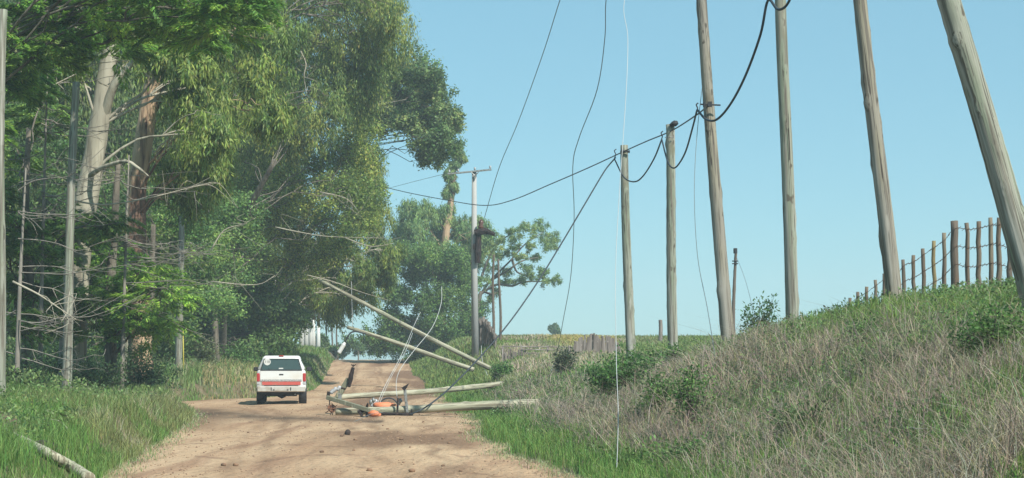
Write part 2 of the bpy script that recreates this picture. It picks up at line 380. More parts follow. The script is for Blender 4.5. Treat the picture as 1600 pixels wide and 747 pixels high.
def mixcol(a, b, t): return np.asarray(a) * (1 - t[:, None]) + np.asarray(b) * t[:, None]
def jit(c, s=.25):
    n = len(c); return np.clip(c * (1 + s * rng.normal(0, 1, (n, 1))) * (1 + .08 * rng.normal(0, 1, (n, 3))), .005, .9)
def sampY(n, y0, y1, p=1.35):
    # more blades close to the camera, in step with what the picture can show
    u = rng.random(n); a = 1 - p
    return (y0 ** a + u * (y1 ** a - y0 ** a)) ** (1 / a)

G1, G2, GY, DR, DR2 = (.11, .24, .055), (.06, .14, .04), (.23, .28, .08), (.42, .365, .26), (.29, .25, .19)
# right verge: lush strip at the road, dry tangled bank above, greener again at the top
def right_field(n, y0, y1, smax):
    Y = sampY(n, y0, y1); s = rng.random(n) * smax; x = xr(Y) + s + .03; return x, Y, s
x, Y, s = right_field(150000, 9, 64, 13)
px = 800 + x / Y * F
keep = px < 1680
x, Y, s, px = x[keep], Y[keep], s[keep], px[keep]
lush = np.clip(1 - (s - .9 - 1.2 * fbm(Y * .25, 5.)) / .8, 0, 1)
upper = 1.1 * sm((s - 3.2 + 4 * fbm(x * .5, Y * .35)) / 1.6) * np.where(Y < 34, 1, .7)
patch = sm((fbm(x * .8, Y * .6, 3) + .06) / .12)
grn = np.clip(lush + upper * .85 + .68 * (1 - patch) + .08, 0, 1)
isg = rng.random(len(x)) < grn
mb = MB(); k = isg; n = k.sum()
col = mixcol(G1, GY, np.clip(rng.random(n) ** 1.6 * .9 + .15 * upper[k], 0, 1)); col = mixcol(col, G2, rng.random(n) * .5)
hh = (.08 + .18 * rng.random(n)) * (1 + .5 * lush[k]) * np.where(Y[k] > 32, 1.2, 1) * np.where((Y[k] > 38) & (Y[k] < 45.5) & (px[k] < 840), .35, 1)
blades(mb, x[k], Y[k], hh, np.maximum(.010, .00045 * Y[k]), jit(col), .6)
tag(mb.build('grass', M['grass'], colored=True), 'green grass on the bank beside the dirt road', 'grass', kind='stuff')
mb = MB(); k = ~isg; n = k.sum()
col = mixcol(DR, DR2, rng.random(n)); col = mixcol(col, GY, (rng.random(n) < .22) * .7)
hh = (.10 + .34 * rng.random(n) ** 1.4) * np.where((s[k] > 4.2) | (Y[k] > 34), .65, 1) * (1 + 1.2 * np.clip(fbm(x[k] * .7 + 20, Y[k] * .5), -.4, .6)) * np.where((Y[k] > 38) & (Y[k] < 45.5) & (px[k] < 840), .35, 1)
blades(mb, x[k], Y[k], hh, np.maximum(.007, .00036 * Y[k]), jit(col, .22), 1.5, .6)
# long dead stems lying and arching through the brush
n = 9000; Y2 = sampY(n, 10, 60); s2 = .9 + rng.random(n) * 7.5; x2 = xr(Y2) + s2
dn = (fbm(x2 * .8, Y2 * .6, 3) > -.05) & ((x2 - xr(Y2) < 4.2) | (rng.random(n) < .25)); x2, Y2 = x2[dn], Y2[dn]; n = len(x2)
hh = (.3 + .6 * rng.random(n)) * np.where(x2 - xr(Y2) > 4, .5, 1)
blades(mb, x2, Y2, hh, np.maximum(.006, .0004 * Y2), jit(mixcol((.36, .32, .24), DR2, rng.random(n)), .15), 2.0, .5)
# tangled tufts of dead brush
nt_ = 300; Yt = sampY(nt_, 11, 62, 1.3); st_ = 1.1 + rng.random(nt_) * 3.4; xt = xr(Yt) + st_
kk = ~((Yt > 37) & (Yt < 50) & (xt / Yt * F < 40)); Yt, xt = Yt[kk], xt[kk]
for x_, Y_ in zip(xt, Yt):
    m = 46; hm = rng.uniform(.25, .6) * (.6 if Y_ > 34 else 1); a_ = rng.normal(0, .22, (2, m)); tone = rng.random()
    blades(mb, x_ + a_[0], Y_ + a_[1], hm * rng.uniform(.5, 1.2, m), np.full(m, max(.005, .00038 * Y_)), jit(mixcol((.40, .35, .26), (.24, .19, .16), np.clip(tone + .3 * rng.normal(0, 1, m), 0, 1)), .15), 1.9, .9)
tag(mb.build('dry_grass', M['grass'], colored=True), 'dry tan grass and dead stems tangled on the bank', 'dry grass', kind='stuff')
# verge and field further along on the right
x, Y, s = right_field(110000, 60, 135, 26); px = 800 + x / Y * F
mb = MB()
hay = sm((s - 6.5) / 2.5) * sm((Y - 78) / 8) * np.where(px < 965, 1, .0) 
dry = np.clip(sm((fbm(x * .35, Y * .22, 3) + .05) / .14) * np.where((px > 780) & (px < 980), 1, .35) + .0, 0, 1)
n = len(x); lush = np.clip(1 - (s - 1.5) / 1.5, 0, 1)
col = mixcol((.10, .19, .045), GY, rng.random(n) * .8); col = mixcol(col, DR, dry * (1 - lush) * (rng.random(n) < .75)); col = mixcol(col, (.38, .33, .12), np.clip(hay, 0, 1) * .95)
hh = .12 + .25 * rng.random(n) + .08 * dry
blades(mb, x, Y, hh, .00058 * Y, jit(col), .6)
tag(mb.build('meadow_grass', M['grass'], colored=True), 'yellow green grass of the field beyond the poles', 'grass', kind='stuff')
# left verge
n = 120000; Y = sampY(n, 13, 130, 1.25); s = rng.random(n) ** 1.25 * 9 - .05; x = xl(Y) - s; px = 800 + x / Y * F
k = (px > -60) & ~((np.abs(px - np.interp(HY + (ZC - Hh(x, Y)) / Y * F, [688, 704, 722, 740, 760], [14, 45, 78, 110, 140])) < 15) & (Y < 27) & (px < 165)); x, Y, s, px = x[k], Y[k], s[k], px[k]; n = len(x)
mb = MB(); dry = sm((fbm(x * .6, Y * .3, 3) + .0) / .12)
col = mixcol(G1, GY, rng.random(n) * .6); col = mixcol(col, G2, rng.random(n) * .5)
olive = sm((fbm(x * .45 + 7, Y * .3 + 3, 3) + .02) / .1) * np.where(Y < 45, 1, .3); col = mixcol(col, (.20, .21, .09), olive * .8)
col = mixcol(col, DR, dry * .75 * (rng.random(n) < .5)); tanp = (px > 315) & (px < 405) & (Y > 62) & (Y < 80)
col = mixcol(col, (.42, .34, .18), tanp * .8 * (rng.random(n) < .6))
hh = (.10 + .30 * rng.random(n)) * np.where(s < .4, .8, 1.15) * np.where((Y > 64) & (Y < 100) & (s > 1), 1.8, 1)
blades(mb, x, Y, hh, np.maximum(.009, .0005 * Y), jit(col), .5, .3)
n = 5000; Y = sampY(n, 14, 60); s = rng.random(n) * .7; x = xl(Y) + s * rng.random(n) * .8
blades(mb, x, Y, .03 + .08 * rng.random(n), np.maximum(.008, .0004 * Y), jit(mixcol(G1, DR, rng.random(n))), 1.0)
n = 5000; Y = sampY(n, 14, 80); s = rng.random(n) * .7; x = xr(Y) - s * rng.random(n) * .8
blades(mb, x, Y, .03 + .08 * rng.random(n), np.maximum(.008, .0004 * Y), jit(mixcol(G1, DR, rng.random(n))), 1.0)
tag(mb.build('verge_grass', M['grass'], colored=True), 'green grass along the road under the trees', 'grass', kind='stuff')

# ------------------------------------------------------------------ foliage
def unit(n):
    v = rng.normal(0, 1, (n, 3)); return v / np.linalg.norm(v, axis=1, keepdims=True)
def leafquads(mb, c, dr, L_, W_, col, nrm=None):
    n = len(c); dr = dr / (np.linalg.norm(dr, axis=1, keepdims=True) + 1e-9)
    r = unit(n) if nrm is None else nrm + .35 * unit(n)
    sd_ = np.cross(dr, r); sd_ /= np.linalg.norm(sd_, axis=1, keepdims=True) + 1e-9
    L_ = np.broadcast_to(L_, (n,))[:, None]; W_ = np.broadcast_to(W_, (n,))[:, None]
    V = np.stack([c, c + dr * L_ * .45 + sd_ * W_ * .5, c + dr * L_, c + dr * L_ * .45 - sd_ * W_ * .5], 1).reshape(-1, 3)
    mb.add(V, np.arange(n * 4).reshape(n, 4), None, col)

def foliage(mb, c, r, kind, colA, colB, dens=1.0, size=1.0):
    colA = np.array(colA) * [2.4, 2.2, 1.65]; colB = np.array(colB) * [1.9, 1.75, 1.45]; k_ = rng.random(); colA = colA * (.8 + .4 * k_) * [1.06 + .25 * (k_ - .4), 1, .95]
    """one leafy mass made of many sprays; c centre, r radii (3)"""
    r = np.asarray(r, float); vol = r.prod() ** (1 / 3)
    ns = max(3, int(34 * dens)); nl = {'droop': 85, 'fan': 95, 'round': 60}[kind]
    u = unit(ns); rad = rng.random(ns) ** .38
    sc = c + u * r * rad[:, None] * (1 + .18 * rng.normal(0, 1, (ns, 1)))
    tone = rng.random(ns)
    cN = ns * nl; ct = np.repeat(sc, nl, 0); tn = np.clip(np.repeat(tone, nl) + .35 * rng.normal(0, 1, cN), 0, 1)
    if kind == 'droop':
        off = rng.normal(0, 1, (cN, 3)) * np.array([.13, .13, .20]) * vol + np.array([0, 0, -1.]) * (rng.random(cN)[:, None] ** 2) * .2 * vol
        dr = np.array([0, 0, -1.]) + rng.normal(0, .42, (cN, 3)); L_ = (.17 + .12 * rng.random(cN)) * size; W_ = .05 * size
        out = off * [1, 1, .6] / (np.linalg.norm(off, axis=1, keepdims=True) + 1e-6) + .8 * np.repeat(u, nl, 0)
        leafquads(mb, ct + off, dr, L_, W_, jit(mixcol(colA, colB, tn), .22), nrm=out)
    elif kind == 'fan':
        ax = u * np.array([1, 1, .15]); ax += .35 * unit(ns); ax[:, 2] = -.12 + .15 * rng.normal(0, 1, ns); ax /= np.linalg.norm(ax, axis=1, keepdims=True)
        lat = np.cross(ax, [0, 0, 1.]); lat /= np.linalg.norm(lat, axis=1, keepdims=True)
        t = rng.random(cN); A = np.repeat(ax, nl, 0); T = np.repeat(lat, nl, 0); sgn = rng.choice([-1, 1], cN)
        ln = vol * .95
        off = A * (t * ln)[:, None] + T * (sgn * (1 - t) * ln * .35 * rng.random(cN))[:, None] + np.array([0, 0, 1.]) * (-.16 * ln * t * t + .03 * rng.normal(0, 1, cN))[:, None]
        dr = A * .9 + T * (sgn * .7)[:, None] + rng.normal(0, .2, (cN, 3)) + np.array([0, 0, -.25])
        leafquads(mb, ct + off, dr, (.15 + .09 * rng.random(cN)) * size, .05 * size, jit(mixcol(colA, colB, tn), .22), nrm=np.array([0, 0, 1.]))
    else:
        off = rng.normal(0, 1, (cN, 3)) * .17 * vol
        out = off / (np.linalg.norm(off, axis=1, keepdims=True) + 1e-6) + .8 * np.repeat(u, nl, 0)
        leafquads(mb, ct + off, unit(cN) + np.array([0, 0, -.2]), (.13 + .07 * rng.random(cN)) * size, .08 * size, jit(mixcol(colA, colB, tn), .22), nrm=out)

def limb(mb, a, b, r0, r1, sides=5, wob=.12, mi=0, up=.15):
    a = np.asarray(a, float); b = np.asarray(b, float); n = 6; t = np.linspace(0, 1, n)[:, None]; ln = np.linalg.norm(b - a)
    pts = a * (1 - t) + b * t + np.sin(t * np.pi) * np.array([0, 0, up * ln]) + np.vstack([np.zeros(3), rng.normal(0, wob * ln * .25, (n - 2, 3)), np.zeros(3)])
    tube(mb, spline(pts, 2), np.linspace(r0, r1, (n - 1) * 2 + 1), sides, cap=False, mi=mi); return pts

EA, EB = (.13, .18, .065), (.05, .095, .035)      # eucalyptus
EYA = (.118, .18, .06)
CA, CB = (.13, .25, .06), (.055, .13, .045)       # cedar
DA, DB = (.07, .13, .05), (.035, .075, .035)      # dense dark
def tree(name, label, cat, base, trunk, r0, blobs, kind='droop', cols=(EA, EB), bark='bark_pale', dens=1.0, size=1.0, spread=1.0, group=None, limbs=True, flat=.85, top_r=.35):
    """base (px,Y); trunk points (px,py,dY); blobs (px,py,dY,rpx)"""
    px0, Y0 = base; x0 = (px0 - 800) / F * Y0; z0 = H1(x0, Y0) - .15
    root = empty(name, (x0, Y0, z0)); tag(root, label, cat, group)
    o = np.array([x0, Y0, z0])
    tp = [np.array([x0, Y0, z0])] + [P(a, b, Y0 + c) for a, b, c in trunk]
    tp = spline(tp, 5); mb = MB(); tr = np.linspace(1, top_r, len(tp)) * r0; tr[0] *= 1.25; tr[1] *= 1.1
    tube(mb, tp, tr, 12, lump=.10)
    fb = MB()
    for (a, b, c, rp) in blobs:
        Yb = Y0 + c; cpt = P(a, b, Yb); r = rp / F * Yb
        rr = np.array([r, r * 1.05, r * flat]) * spread
        foliage(fb, cpt, rr, kind, cols[0], cols[1], dens, size)
        if limbs:
            dd = np.abs(tp[:, 2] - (cpt[2] - abs(rng.normal(1.5, .6)))); k = int(np.clip(dd.argmin(), 2, len(tp) - 1))
            lp = limb(mb, tp[k], cpt, min(tr[k] * .22, .06), .012)
            for _ in range(3):
                limb(mb, lp[rng.integers(2, 5)], cpt + unit(1)[0] * rr * .9, .03, .008, 4, .2)
    mb.build('trunk', M[bark], root, smooth=True, loc=o).location = (0, 0, 0)
    f = fb.build('crown', M['leaf'], root, colored=True, loc=o); f.location = (0, 0, 0)
    return root

def grid(pts, Y=0, r=38): return [(a, b, Y + rng.normal(0, 2.1), r * (.95 + .45 * rng.random())) for a, b in pts]

# far-left cedars
tree('cedar_tree', 'bright green feathery cedar overhead in the top left corner', 'tree', (-40, 41), [(-45, 300, 0), (-40, 0, 0), (-30, -150, 0)], .32,
     grid([(-60, 30), (20, -10), (60, 30), (110, -10), (150, 40), (200, 15), (250, 35), (300, 10), (340, 30), (90, 70), (30, 80), (190, 65), (-10, 125), (50, 130), (300, 55), (-50, 200), (160, -30), (240, -20), (380, -10)], 0, 34), 'fan', (CA, CB), 'bark_dark', 1.15)
tree('cedar_tree', 'cedar with bright lower boughs behind the tallest left pole', 'tree', (175, 50), [(172, 480, 0), (180, 330, 0), (185, 250, 0)], .22,
     grid([(120, 440), (170, 450), (215, 440), (250, 470), (150, 490), (210, 500), (130, 410), (180, 400), (240, 430), (235, 505), (110, 470)], -1, 30), 'fan', (CA, CB), 'bark_dark', .9, group=None)
tree('cedar_tree', 'shaded grey green cedar low behind the leftmost pole', 'tree', (40, 46), [(45, 450, 0), (40, 330, 0), (45, 200, 0)], .2,
     grid([(20, 345), (60, 350), (100, 345), (30, 390), (80, 395), (10, 440), (60, 450), (-20, 380), (30, 500), (130, 360), (90, 500), (170, 350), (30, 250), (-20, 300), (60, 180)], 0, 27), 'fan', ((.10, .19, .06), (.045, .10, .04)), 'bark_dark', .9)
# pale trunked eucalyptus
e1 = tree('eucalyptus_tree', 'eucalyptus with a thick pale leaning trunk on the left', 'tree', (112, 50), [(118, 450, 0), (133, 325, 0), (148, 240, 0), (163, 140, 0), (172, 80, 0), (185, -10, 0)], .46,
     grid([(120, -40), (200, -30), (280, -20), (250, 80), (300, 110), (330, 60), (270, 60), (340, 150), (290, 170), (100, 85), (60, 105), (330, 210)], 2, 36), 'droop', (EYA, EB), 'bark_pale', 1.1, top_r=.5)
# second pale limb + stub
mb = MB(); o = np.array(e1.location)
tube(mb, spline([P(158, 190, 50), P(180, 130, 49.6), (P(205, 100, 49.5)), P(240, 60, 49.3)], 4), [.17, .13, .10, .06], 8, lump=.1); mb.build('branch', M['bark_pale'], e1, smooth=True, loc=o).location = (0, 0, 0); mb = MB()
tube(mb, spline([P(140, 275, 49.8), P(160, 262, 49), P(195, 252, 48.5), P(215, 262, 48.2), P(232, 275, 48)], 4), [.10, .075, .06, .05, .02], 7, lump=.1)
mb.build('branch', M['bark_pale'], e1, smooth=True, loc=o).location = (0, 0, 0)
tree('eucalyptus_tree', 'eucalyptus with a red brown trunk stripped of its bark', 'tree', (222, 56), [(217, 450, 0), (212, 325, 0), (222, 240, 0), (235, 150, 0), (250, 60, 0), (270, -60, 0)], .42,
     grid([(350, -20), (410, 10), (380, 60), (430, 60), (330, 100), (400, 120), (290, 140), (360, 180), (305, 220), (270, 95), (420, 180), (330, 260), (285, 265), (295, 300)], 1, 38), 'droop', ((.12, .18, .058), EB), 'bark_red', 1.1, top_r=.6)
tree('eucalyptus_tree', 'tall drooping eucalyptus whose crown overhangs at the top centre', 'tree', (228, 76), [(236, 400, -2), (300, 200, -5), (400, 60, -9), (470, -60, -10)], .33,
     grid([(470, 0), (520, 20), (570, 5), (600, 30), (612, 55), (590, 70), (560, 60), (520, 80), (480, 60), (540, 120), (500, 130), (460, 120), (440, 170), (490, 190), (560, 150), (520, 170), (600, 0), (575, 110), (450, 220), (400, 230), (540, -30), (470, -40)], 1, 34), 'droop', ((.13, .185, .065), (.05, .095, .04)), 'bark_dark', 1.15)
tree('eucalyptus_tree', 'dense eucalyptus with yellow green leaves above the pickup', 'tree', (345, 82), [(350, 480, -3), (380, 350, -7), (430, 250, -9)], .3,
     grid([(350, 290), (400, 280), (450, 270), (500, 250), (540, 230), (380, 340), (430, 330), (480, 310), (530, 290), (560, 260), (345, 370), (400, 390), (455, 370), (505, 350), (560, 310), (560, 200), (510, 400), (460, 420), (570, 350), (540, 370), (330, 420), (380, 430)], 0, 31), 'round', ((.14, .20, .062), (.05, .095, .035)), 'bark_dark', 1.25)
tree('acacia_tree', 'fine leaved bushy tree hanging over the verge behind the pole with the yellow rod', 'tree', (338, 74), [(335, 480, 0), (330, 380, 0)], .2,
     grid([(250, 350), (300, 340), (350, 335), (310, 400), (325, 380), (370, 380), (300, 430), (350, 430), (265, 300), (310, 290), (380, 330), (340, 470)], -1, 31), 'round', ((.11, .20, .07), (.05, .11, .05)), 'bark_dark', 1.15, .9)
tree('eucalyptus_tree', 'far eucalyptus with a rounded crown standing out against the sky', 'tree', (415, 98), [(430, 480, 0), (480, 330, 0), (560, 220, 0), (630, 140, 0)], .34,
     grid([(610, 120), (640, 105), (665, 115), (680, 145), (650, 150), (620, 160), (690, 180), (660, 190), (630, 195), (600, 170), (690, 205), (665, 225), (672, 243), (690, 225), (700, 190), (580, 130), (575, 190), (560, 160)], 0, 24), 'round', ((.10, .165, .075), (.045, .085, .045)), 'bark_dark', 1.3, 1.3)
tree('eucalyptus_tree', 'eucalyptus with pale bare twigs reaching low over the road', 'tree', (420, 92), [(425, 480, -3), (460, 400, -6), (530, 300, -8)], .3,
     grid([(580, 300), (560, 340), (590, 335), (540, 390), (590, 380), (610, 400), (570, 420), (520, 430), (480, 440), (530, 465), (490, 462), (450, 465), (570, 455), (518, 480), (545, 440), (600, 430), (545, 300), (570, 235), (575, 262)], 0, 24), 'droop', ((.13, .19, .06), (.05, .10, .04)), 'bark_pale', 1.1, 1.1)
tree('broadleaf_tree', 'dark shaded broadleaf tree over the verge left of the pickup', 'tree', (330, 84), [(335, 480, 0), (340, 440, 0)], .3,
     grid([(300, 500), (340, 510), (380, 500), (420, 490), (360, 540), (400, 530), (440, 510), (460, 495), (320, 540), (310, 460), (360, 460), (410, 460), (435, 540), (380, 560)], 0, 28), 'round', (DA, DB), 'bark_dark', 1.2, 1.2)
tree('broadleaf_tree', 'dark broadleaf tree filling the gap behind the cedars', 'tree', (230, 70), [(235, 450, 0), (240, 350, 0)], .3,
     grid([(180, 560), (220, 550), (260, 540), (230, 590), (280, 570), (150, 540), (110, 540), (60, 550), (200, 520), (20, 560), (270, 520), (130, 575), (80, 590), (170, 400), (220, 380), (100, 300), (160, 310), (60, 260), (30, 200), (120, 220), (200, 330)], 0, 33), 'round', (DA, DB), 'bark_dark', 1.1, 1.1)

# tall woodland behind, one tree modelled, the others copied
def copy_tree(o, parent=None):
    c = o.copy(); C.objects.link(c); c.parent = parent
    for ch in list(o.children): copy_tree(ch, c)
    return c
back = [(60, 92), (-30, 84), (150, 86), (250, 94), (335, 100), (375, 112), (-110, 96), (200, 104), (100, 112)]
bl = []
for k in range(58):
    a = rng.random() * 2 * np.pi; zz = rng.random(); rr_ = (150 * (1 - zz * .55)) * (.5 + .5 * rng.random())
    bl.append((60 + np.cos(a) * rr_ * .6, 560 - zz * 620, np.sin(a) * rr_ / F * 92 * .6, 52 + 20 * rng.random()))
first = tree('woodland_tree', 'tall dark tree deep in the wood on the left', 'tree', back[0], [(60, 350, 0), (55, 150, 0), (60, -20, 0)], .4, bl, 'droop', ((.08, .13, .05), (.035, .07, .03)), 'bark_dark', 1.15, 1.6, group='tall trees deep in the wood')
for (a, b) in back[1:]:
    t = copy_tree(first); X = (a - 800) / F * b; t.location = (X, b, H1(X, b) - .15); t.rotation_euler = (0, 0, rng.random() * 6.28); s_ = .9 + .25 * rng.random(); t.scale = (s_, s_, s_)

# trees in the middle distance beyond the crest
tree('conifer_tree', 'dark rounded conifer bush behind the concrete utility pole', 'tree', (685, 122), [(685, 480, 0), (685, 430, 0)], .4,
     grid([(650, 430), (690, 425), (725, 445), (620, 460), (660, 470), (700, 470), (735, 490), (610, 500), (650, 510), (690, 510), (725, 520), (620, 535), (660, 540), (700, 540), (595, 530), (670, 400), (710, 410), (640, 400)], 0, 22), 'round', ((.075, .15, .05), (.04, .085, .035)), 'bark_dark', 1.6, 1.35)
tree('eucalyptus_tree', 'blue green eucalyptus with a lone spire behind the concrete pole', 'tree', (690, 138), [(690, 450, 0), (695, 380, 0), (705, 310, 0), (708, 280, 0), (714, 240, 0)], .45,
     grid([(640, 330), (670, 330), (700, 335), (650, 360), (685, 365), (720, 360), (740, 350), (660, 390), (700, 395), (735, 385), (755, 370), (630, 360), (750, 400), (725, 410)], 0, 20) + [(706, 290, 0, 9), (703, 270, 0, 9), (712, 255, 0, 8), (716, 238, 0, 8), (724, 245, 0, 6), (699, 300, 0, 7), (716, 228, 0, 6)],
     'droop', ((.12, .20, .085), (.06, .12, .06)), 'bark_red', .95, 1.6)
c3 = tree('pine_tree', 'spreading tree with open boughs reaching right of the concrete pole', 'tree', (735, 132), [(745, 480, 0), (752, 455, 0)], .4,
     grid([(838, 358), (850, 370), (822, 365), (800, 362), (785, 375), (828, 385), (812, 400), (795, 395), (838, 402), (855, 378), (770, 390), (765, 420), (790, 425), (775, 455), (830, 432), (848, 438), (812, 440), (755, 440), (760, 470), (805, 385), (865, 372), (750, 480), (842, 350), (860, 385), (818, 352), (800, 375), (822, 418), (780, 400), (845, 425), (870, 438), (790, 440)], 0, 12), 'round', ((.12, .19, .085), (.06, .12, .06)), 'bark_dark', .34, 1.0, limbs=False, flat=.6)
mb = MB(); o = np.array(c3.location)
for pts in ([(745, 470), (765, 440), (795, 410), (822, 380), (850, 362)], [(748, 462), (775, 445), (800, 447), (820, 440), (850, 440), (880, 436)], [(770, 436), (790, 425), (815, 408), (842, 402)], [(750, 440), (765, 400), (785, 375), (805, 362)], [(755, 455), (770, 460), (778, 455)], [(800, 405), (808, 425), (830, 432)]):
    tube(mb, spline([P(a, b, 132 + .6 * rng.normal()) for a, b in pts], 4), np.linspace(.13, .03, 4), 5)
mb.build('bough', M['bark_dark'], c3, smooth=True, loc=o).location = (0, 0, 0)
# low foliage far down the road and a lone bush on the field's horizon
for lab, cat, b_, bb, sz in (('faint bare twiggy bush where the road drops away', 'bush', (560, 165), [(530, 548), (560, 545), (590, 545), (575, 535), (545, 535)], 11),
                         ('low green bush at the left end of the crest', 'bush', (510, 150), [(505, 545), (500, 532), (520, 550), (488, 548)], 9),
                         ('small dark lone tree on the field horizon', 'tree', (867, 230), [(866, 517), (863, 514), (870, 517), (867, 511)], 4)):
    tree('bush' if cat == 'bush' else 'distant_tree', lab, cat, b_, [(b_[0], bb[0][1], 0)], .08, grid(bb, 0, sz), 'round', (DA, DB), 'bark_dark', .45 if sz > 9 else 1, 1.8)
# lime-washed trunks down the road
wt = None
for i, (a, b, Y_, lab) in enumerate([(478, 555, 128, 'lime washed trunk, first from the left beyond the pickup'), (485, 557, 130, 'lime washed trunk, second from the left beyond the pickup'), (497, 543, 150, 'lime washed trunk standing alone at the right of the row'),
                                (471, 553, 124, 'lime washed trunk nearest the pickup roof'), (489, 556, 135, 'thin lime washed trunk at the right of the close group')]):
    x0 = (a - 800) / F * Y_; z0 = H1(x0, Y_); root = empty('roadside_tree', (x0, Y_, z0)); tag(root, lab, 'tree', 'white painted trees beyond the pickup')
    m1 = MB(); tube(m1, [(0, 0, -.2), (.02, 0, 1.4), (.03, 0, 2.6)], [.24, .2, .17], 9); m1.build('painted_trunk', M['limepaint'], root, smooth=True)
    m2 = MB(); tube(m2, [(.03, 0, 2.602), (.1, .1, 5), (.0, .2, 8)], [.168, .14, .09], 8); m2.build('trunk', M['bark_dark'], root, smooth=True)
    f = MB()
    for k in range(6): foliage(f, np.array([rng.normal(0, .8), rng.normal(0, .8), 5.0 + 3.5 * rng.random()]), (1.3, 1.3, 1.1), 'droop', EA, EB, .7, 1.6)
    f.build('crown', M['leaf'], root, colored=True)

for i, (a, Y_, lab) in enumerate([(512, 158, 'thin dark trunk, left one of three against the gap of sky'), (521, 162, 'thin dark trunk, middle one of three against the gap of sky'), (528, 156, 'thin dark trunk, right one of three against the gap of sky')]):
    x0 = (a - 800) / F * Y_; z0 = H1(x0, Y_) - .2; root = empty('young_tree', (x0, Y_, z0)); tag(root, lab, 'tree')
    m1 = MB(); tube(m1, spline([(0, 0, 0), (-.15, 0, 3), (.1, 0, 6)], 4), [.10, .06], 6); m1.build('trunk', M['bark_dark'], root, smooth=True)
    f = MB()
    for k in range(4): foliage(f, np.array([rng.normal(0, .6), rng.normal(0, .6), 5.6 + 2 * rng.random()]), (1.1, 1.1, .8), 'round', EA, EB, .5, 1.4)
    f.build('crown', M['leaf'], root, colored=True)
# bare dead twigs among the left trunks
def dead(label, base, py0, py1, side, n, ln, Yv, up=0.0):
    x0 = (base - 800) / F * Yv; z0 = H1(x0, Yv); root = empty('dead_tree', (x0, Yv, z0)); tag(root, label, 'dead tree')
    mb = MB(); top = P(base, py0 - 20, Yv)[2] - z0; tube(mb, spline([(0, 0, -.1), (.1, 0, top * .5), (.15, .3, top)], 5), [.075, .018], 7, lump=.1); mb.build('trunk', M['twig'], root, smooth=True)
    mb = MB()
    for i in range(n):
        h = P(0, rng.uniform(py0, py1), Yv)[2] - z0; a = rng.uniform(-.9, .9) + (0 if rng.random() < side else np.pi)
        l = ln * rng.uniform(.5, 1.2); dr = np.array([np.cos(a), np.sin(a) * .8, rng.normal(up, .16)])
        p = [np.array([.05, 0, h])]
        for k in range(5): p.append(p[-1] + dr * l / 5 + np.array([0, 0, .02 * l * (k - 2)]) + rng.normal(0, .03 * l, 3))
        tube(mb, spline(p, 3), np.linspace(.017, .006, 4), 4, cap=False)
        for j in range(6):
            b = p[rng.integers(1, 6)]; e = dr * l * .22 + rng.normal(0, .13 * l, 3)
            m_ = b + e * .5 + rng.normal(0, .03 * l, 3); tube(mb, spline([b, m_, b + e], 3), [.008, .004], 3, cap=False)
    mb.build('dead_branches', M['twig'], root)
dead('leafless grey tree with a tangle of twigs right of the leftmost pole', 62, 110, 330, .8, 20, 3.2, 45)
dead('lower leafless tree with pale twigs beside the leftmost pole', 25, 280, 560, .75, 19, 2.8, 38)
dead('thin dead tree with long twigs behind the shrubs at the verge', 190, 260, 470, .6, 20, 3.0, 47)

# long pale branches hanging in the crowns
BR_ = [([(45, 150), (80, 135), (120, 115), (150, 100), (200, 95)], 47), ([(330, 30), (300, 60), (270, 90)], 52), ([(470, 80), (478, 100), (475, 120), (480, 150)], 60),
       ([(570, 165), (600, 162), (635, 155)], 90), ([(430, 355), (480, 365), (520, 370), (600, 372)], 76), ([(540, 372), (580, 385), (615, 380)], 80),
       ([(100, 310), (160, 320), (230, 310), (290, 295), (330, 285)], 46), ([(330, 390), (350, 360), (380, 350), (400, 340)], 66),
       ([(20, 440), (60, 460), (90, 480), (120, 500)], 37), ([(330, 440), (400, 445), (430, 430)], 70), ([(480, 430), (520, 440), (560, 455), (610, 470)], 78), ([(240, 240), (260, 220), (290, 215)], 53), ([(500, 300), (540, 310), (560, 330)], 72)]
for i, (pts, Y_) in enumerate(BR_):
    mb = MB(); pp = spline([P(a, b, Y_ - 2.2) for a, b in pts], 4); tube(mb, pp, np.linspace(.03, .008, 5), 5, lump=.15)
    for k in range(7):
        b = pp[rng.integers(1, len(pp) - 1)]; tube(mb, spline([b, b + rng.normal(0, .25, 3), b + rng.normal(0, .45, 3) + [0.2, 0, 0]], 3), [.010, .004], 4, cap=False)
    o = mb.build('bare_branch', M['branch'], smooth=True); tag(o, 'bare pale branch showing among the leaves of the left trees', 'branch', 'bare branches among the left crowns')

# ------------------------------------------------------------------ weeds
n = 45000; Y = sampY(n, 20, 75, 1.3); s = .8 + rng.random(n) * 9; x = xl(Y) - s
k = (fbm(x * .8 + 4, Y * .6 + 19, 3) > .05 - .12 * sm((s - 1.5) / 2)) & ((800 + x / Y * F) > -50); x, Y, s = x[k], Y[k], s[k]; n = len(x)
mb = MB(); zz = Hh(x, Y) + .05 + (.3 + .1 * s) * rng.random(n) ** 1.5
leafquads(mb, np.stack([x, Y, zz], -1), unit(n) + [0, 0, .3], (.03 + .0011 * Y) * (1 + .6 * rng.random(n)), (.015 + .0008 * Y), jit(mixcol((.24, .32, .11), (.11, .19, .07), rng.random(n))))
tag(mb.build('weeds', M['leaf'], colored=True), 'leafy weeds in the grass under the left trees', 'weeds', kind='stuff')
n = 110000; Y = sampY(n, 10, 75, 1.4); s = .5 + rng.random(n) * 11; x = xr(Y) + s
k = (fbm(x * .9 + 40, Y * .7 + 9, 3) > .012 - .03 * sm((s - 4) / 2)) & ((800 + x / Y * F) < 1680); x, Y, s = x[k], Y[k], s[k]; n = len(x)
mb = MB(); zz = Hh(x, Y) + .03 + .20 * rng.random(n) ** 1.3
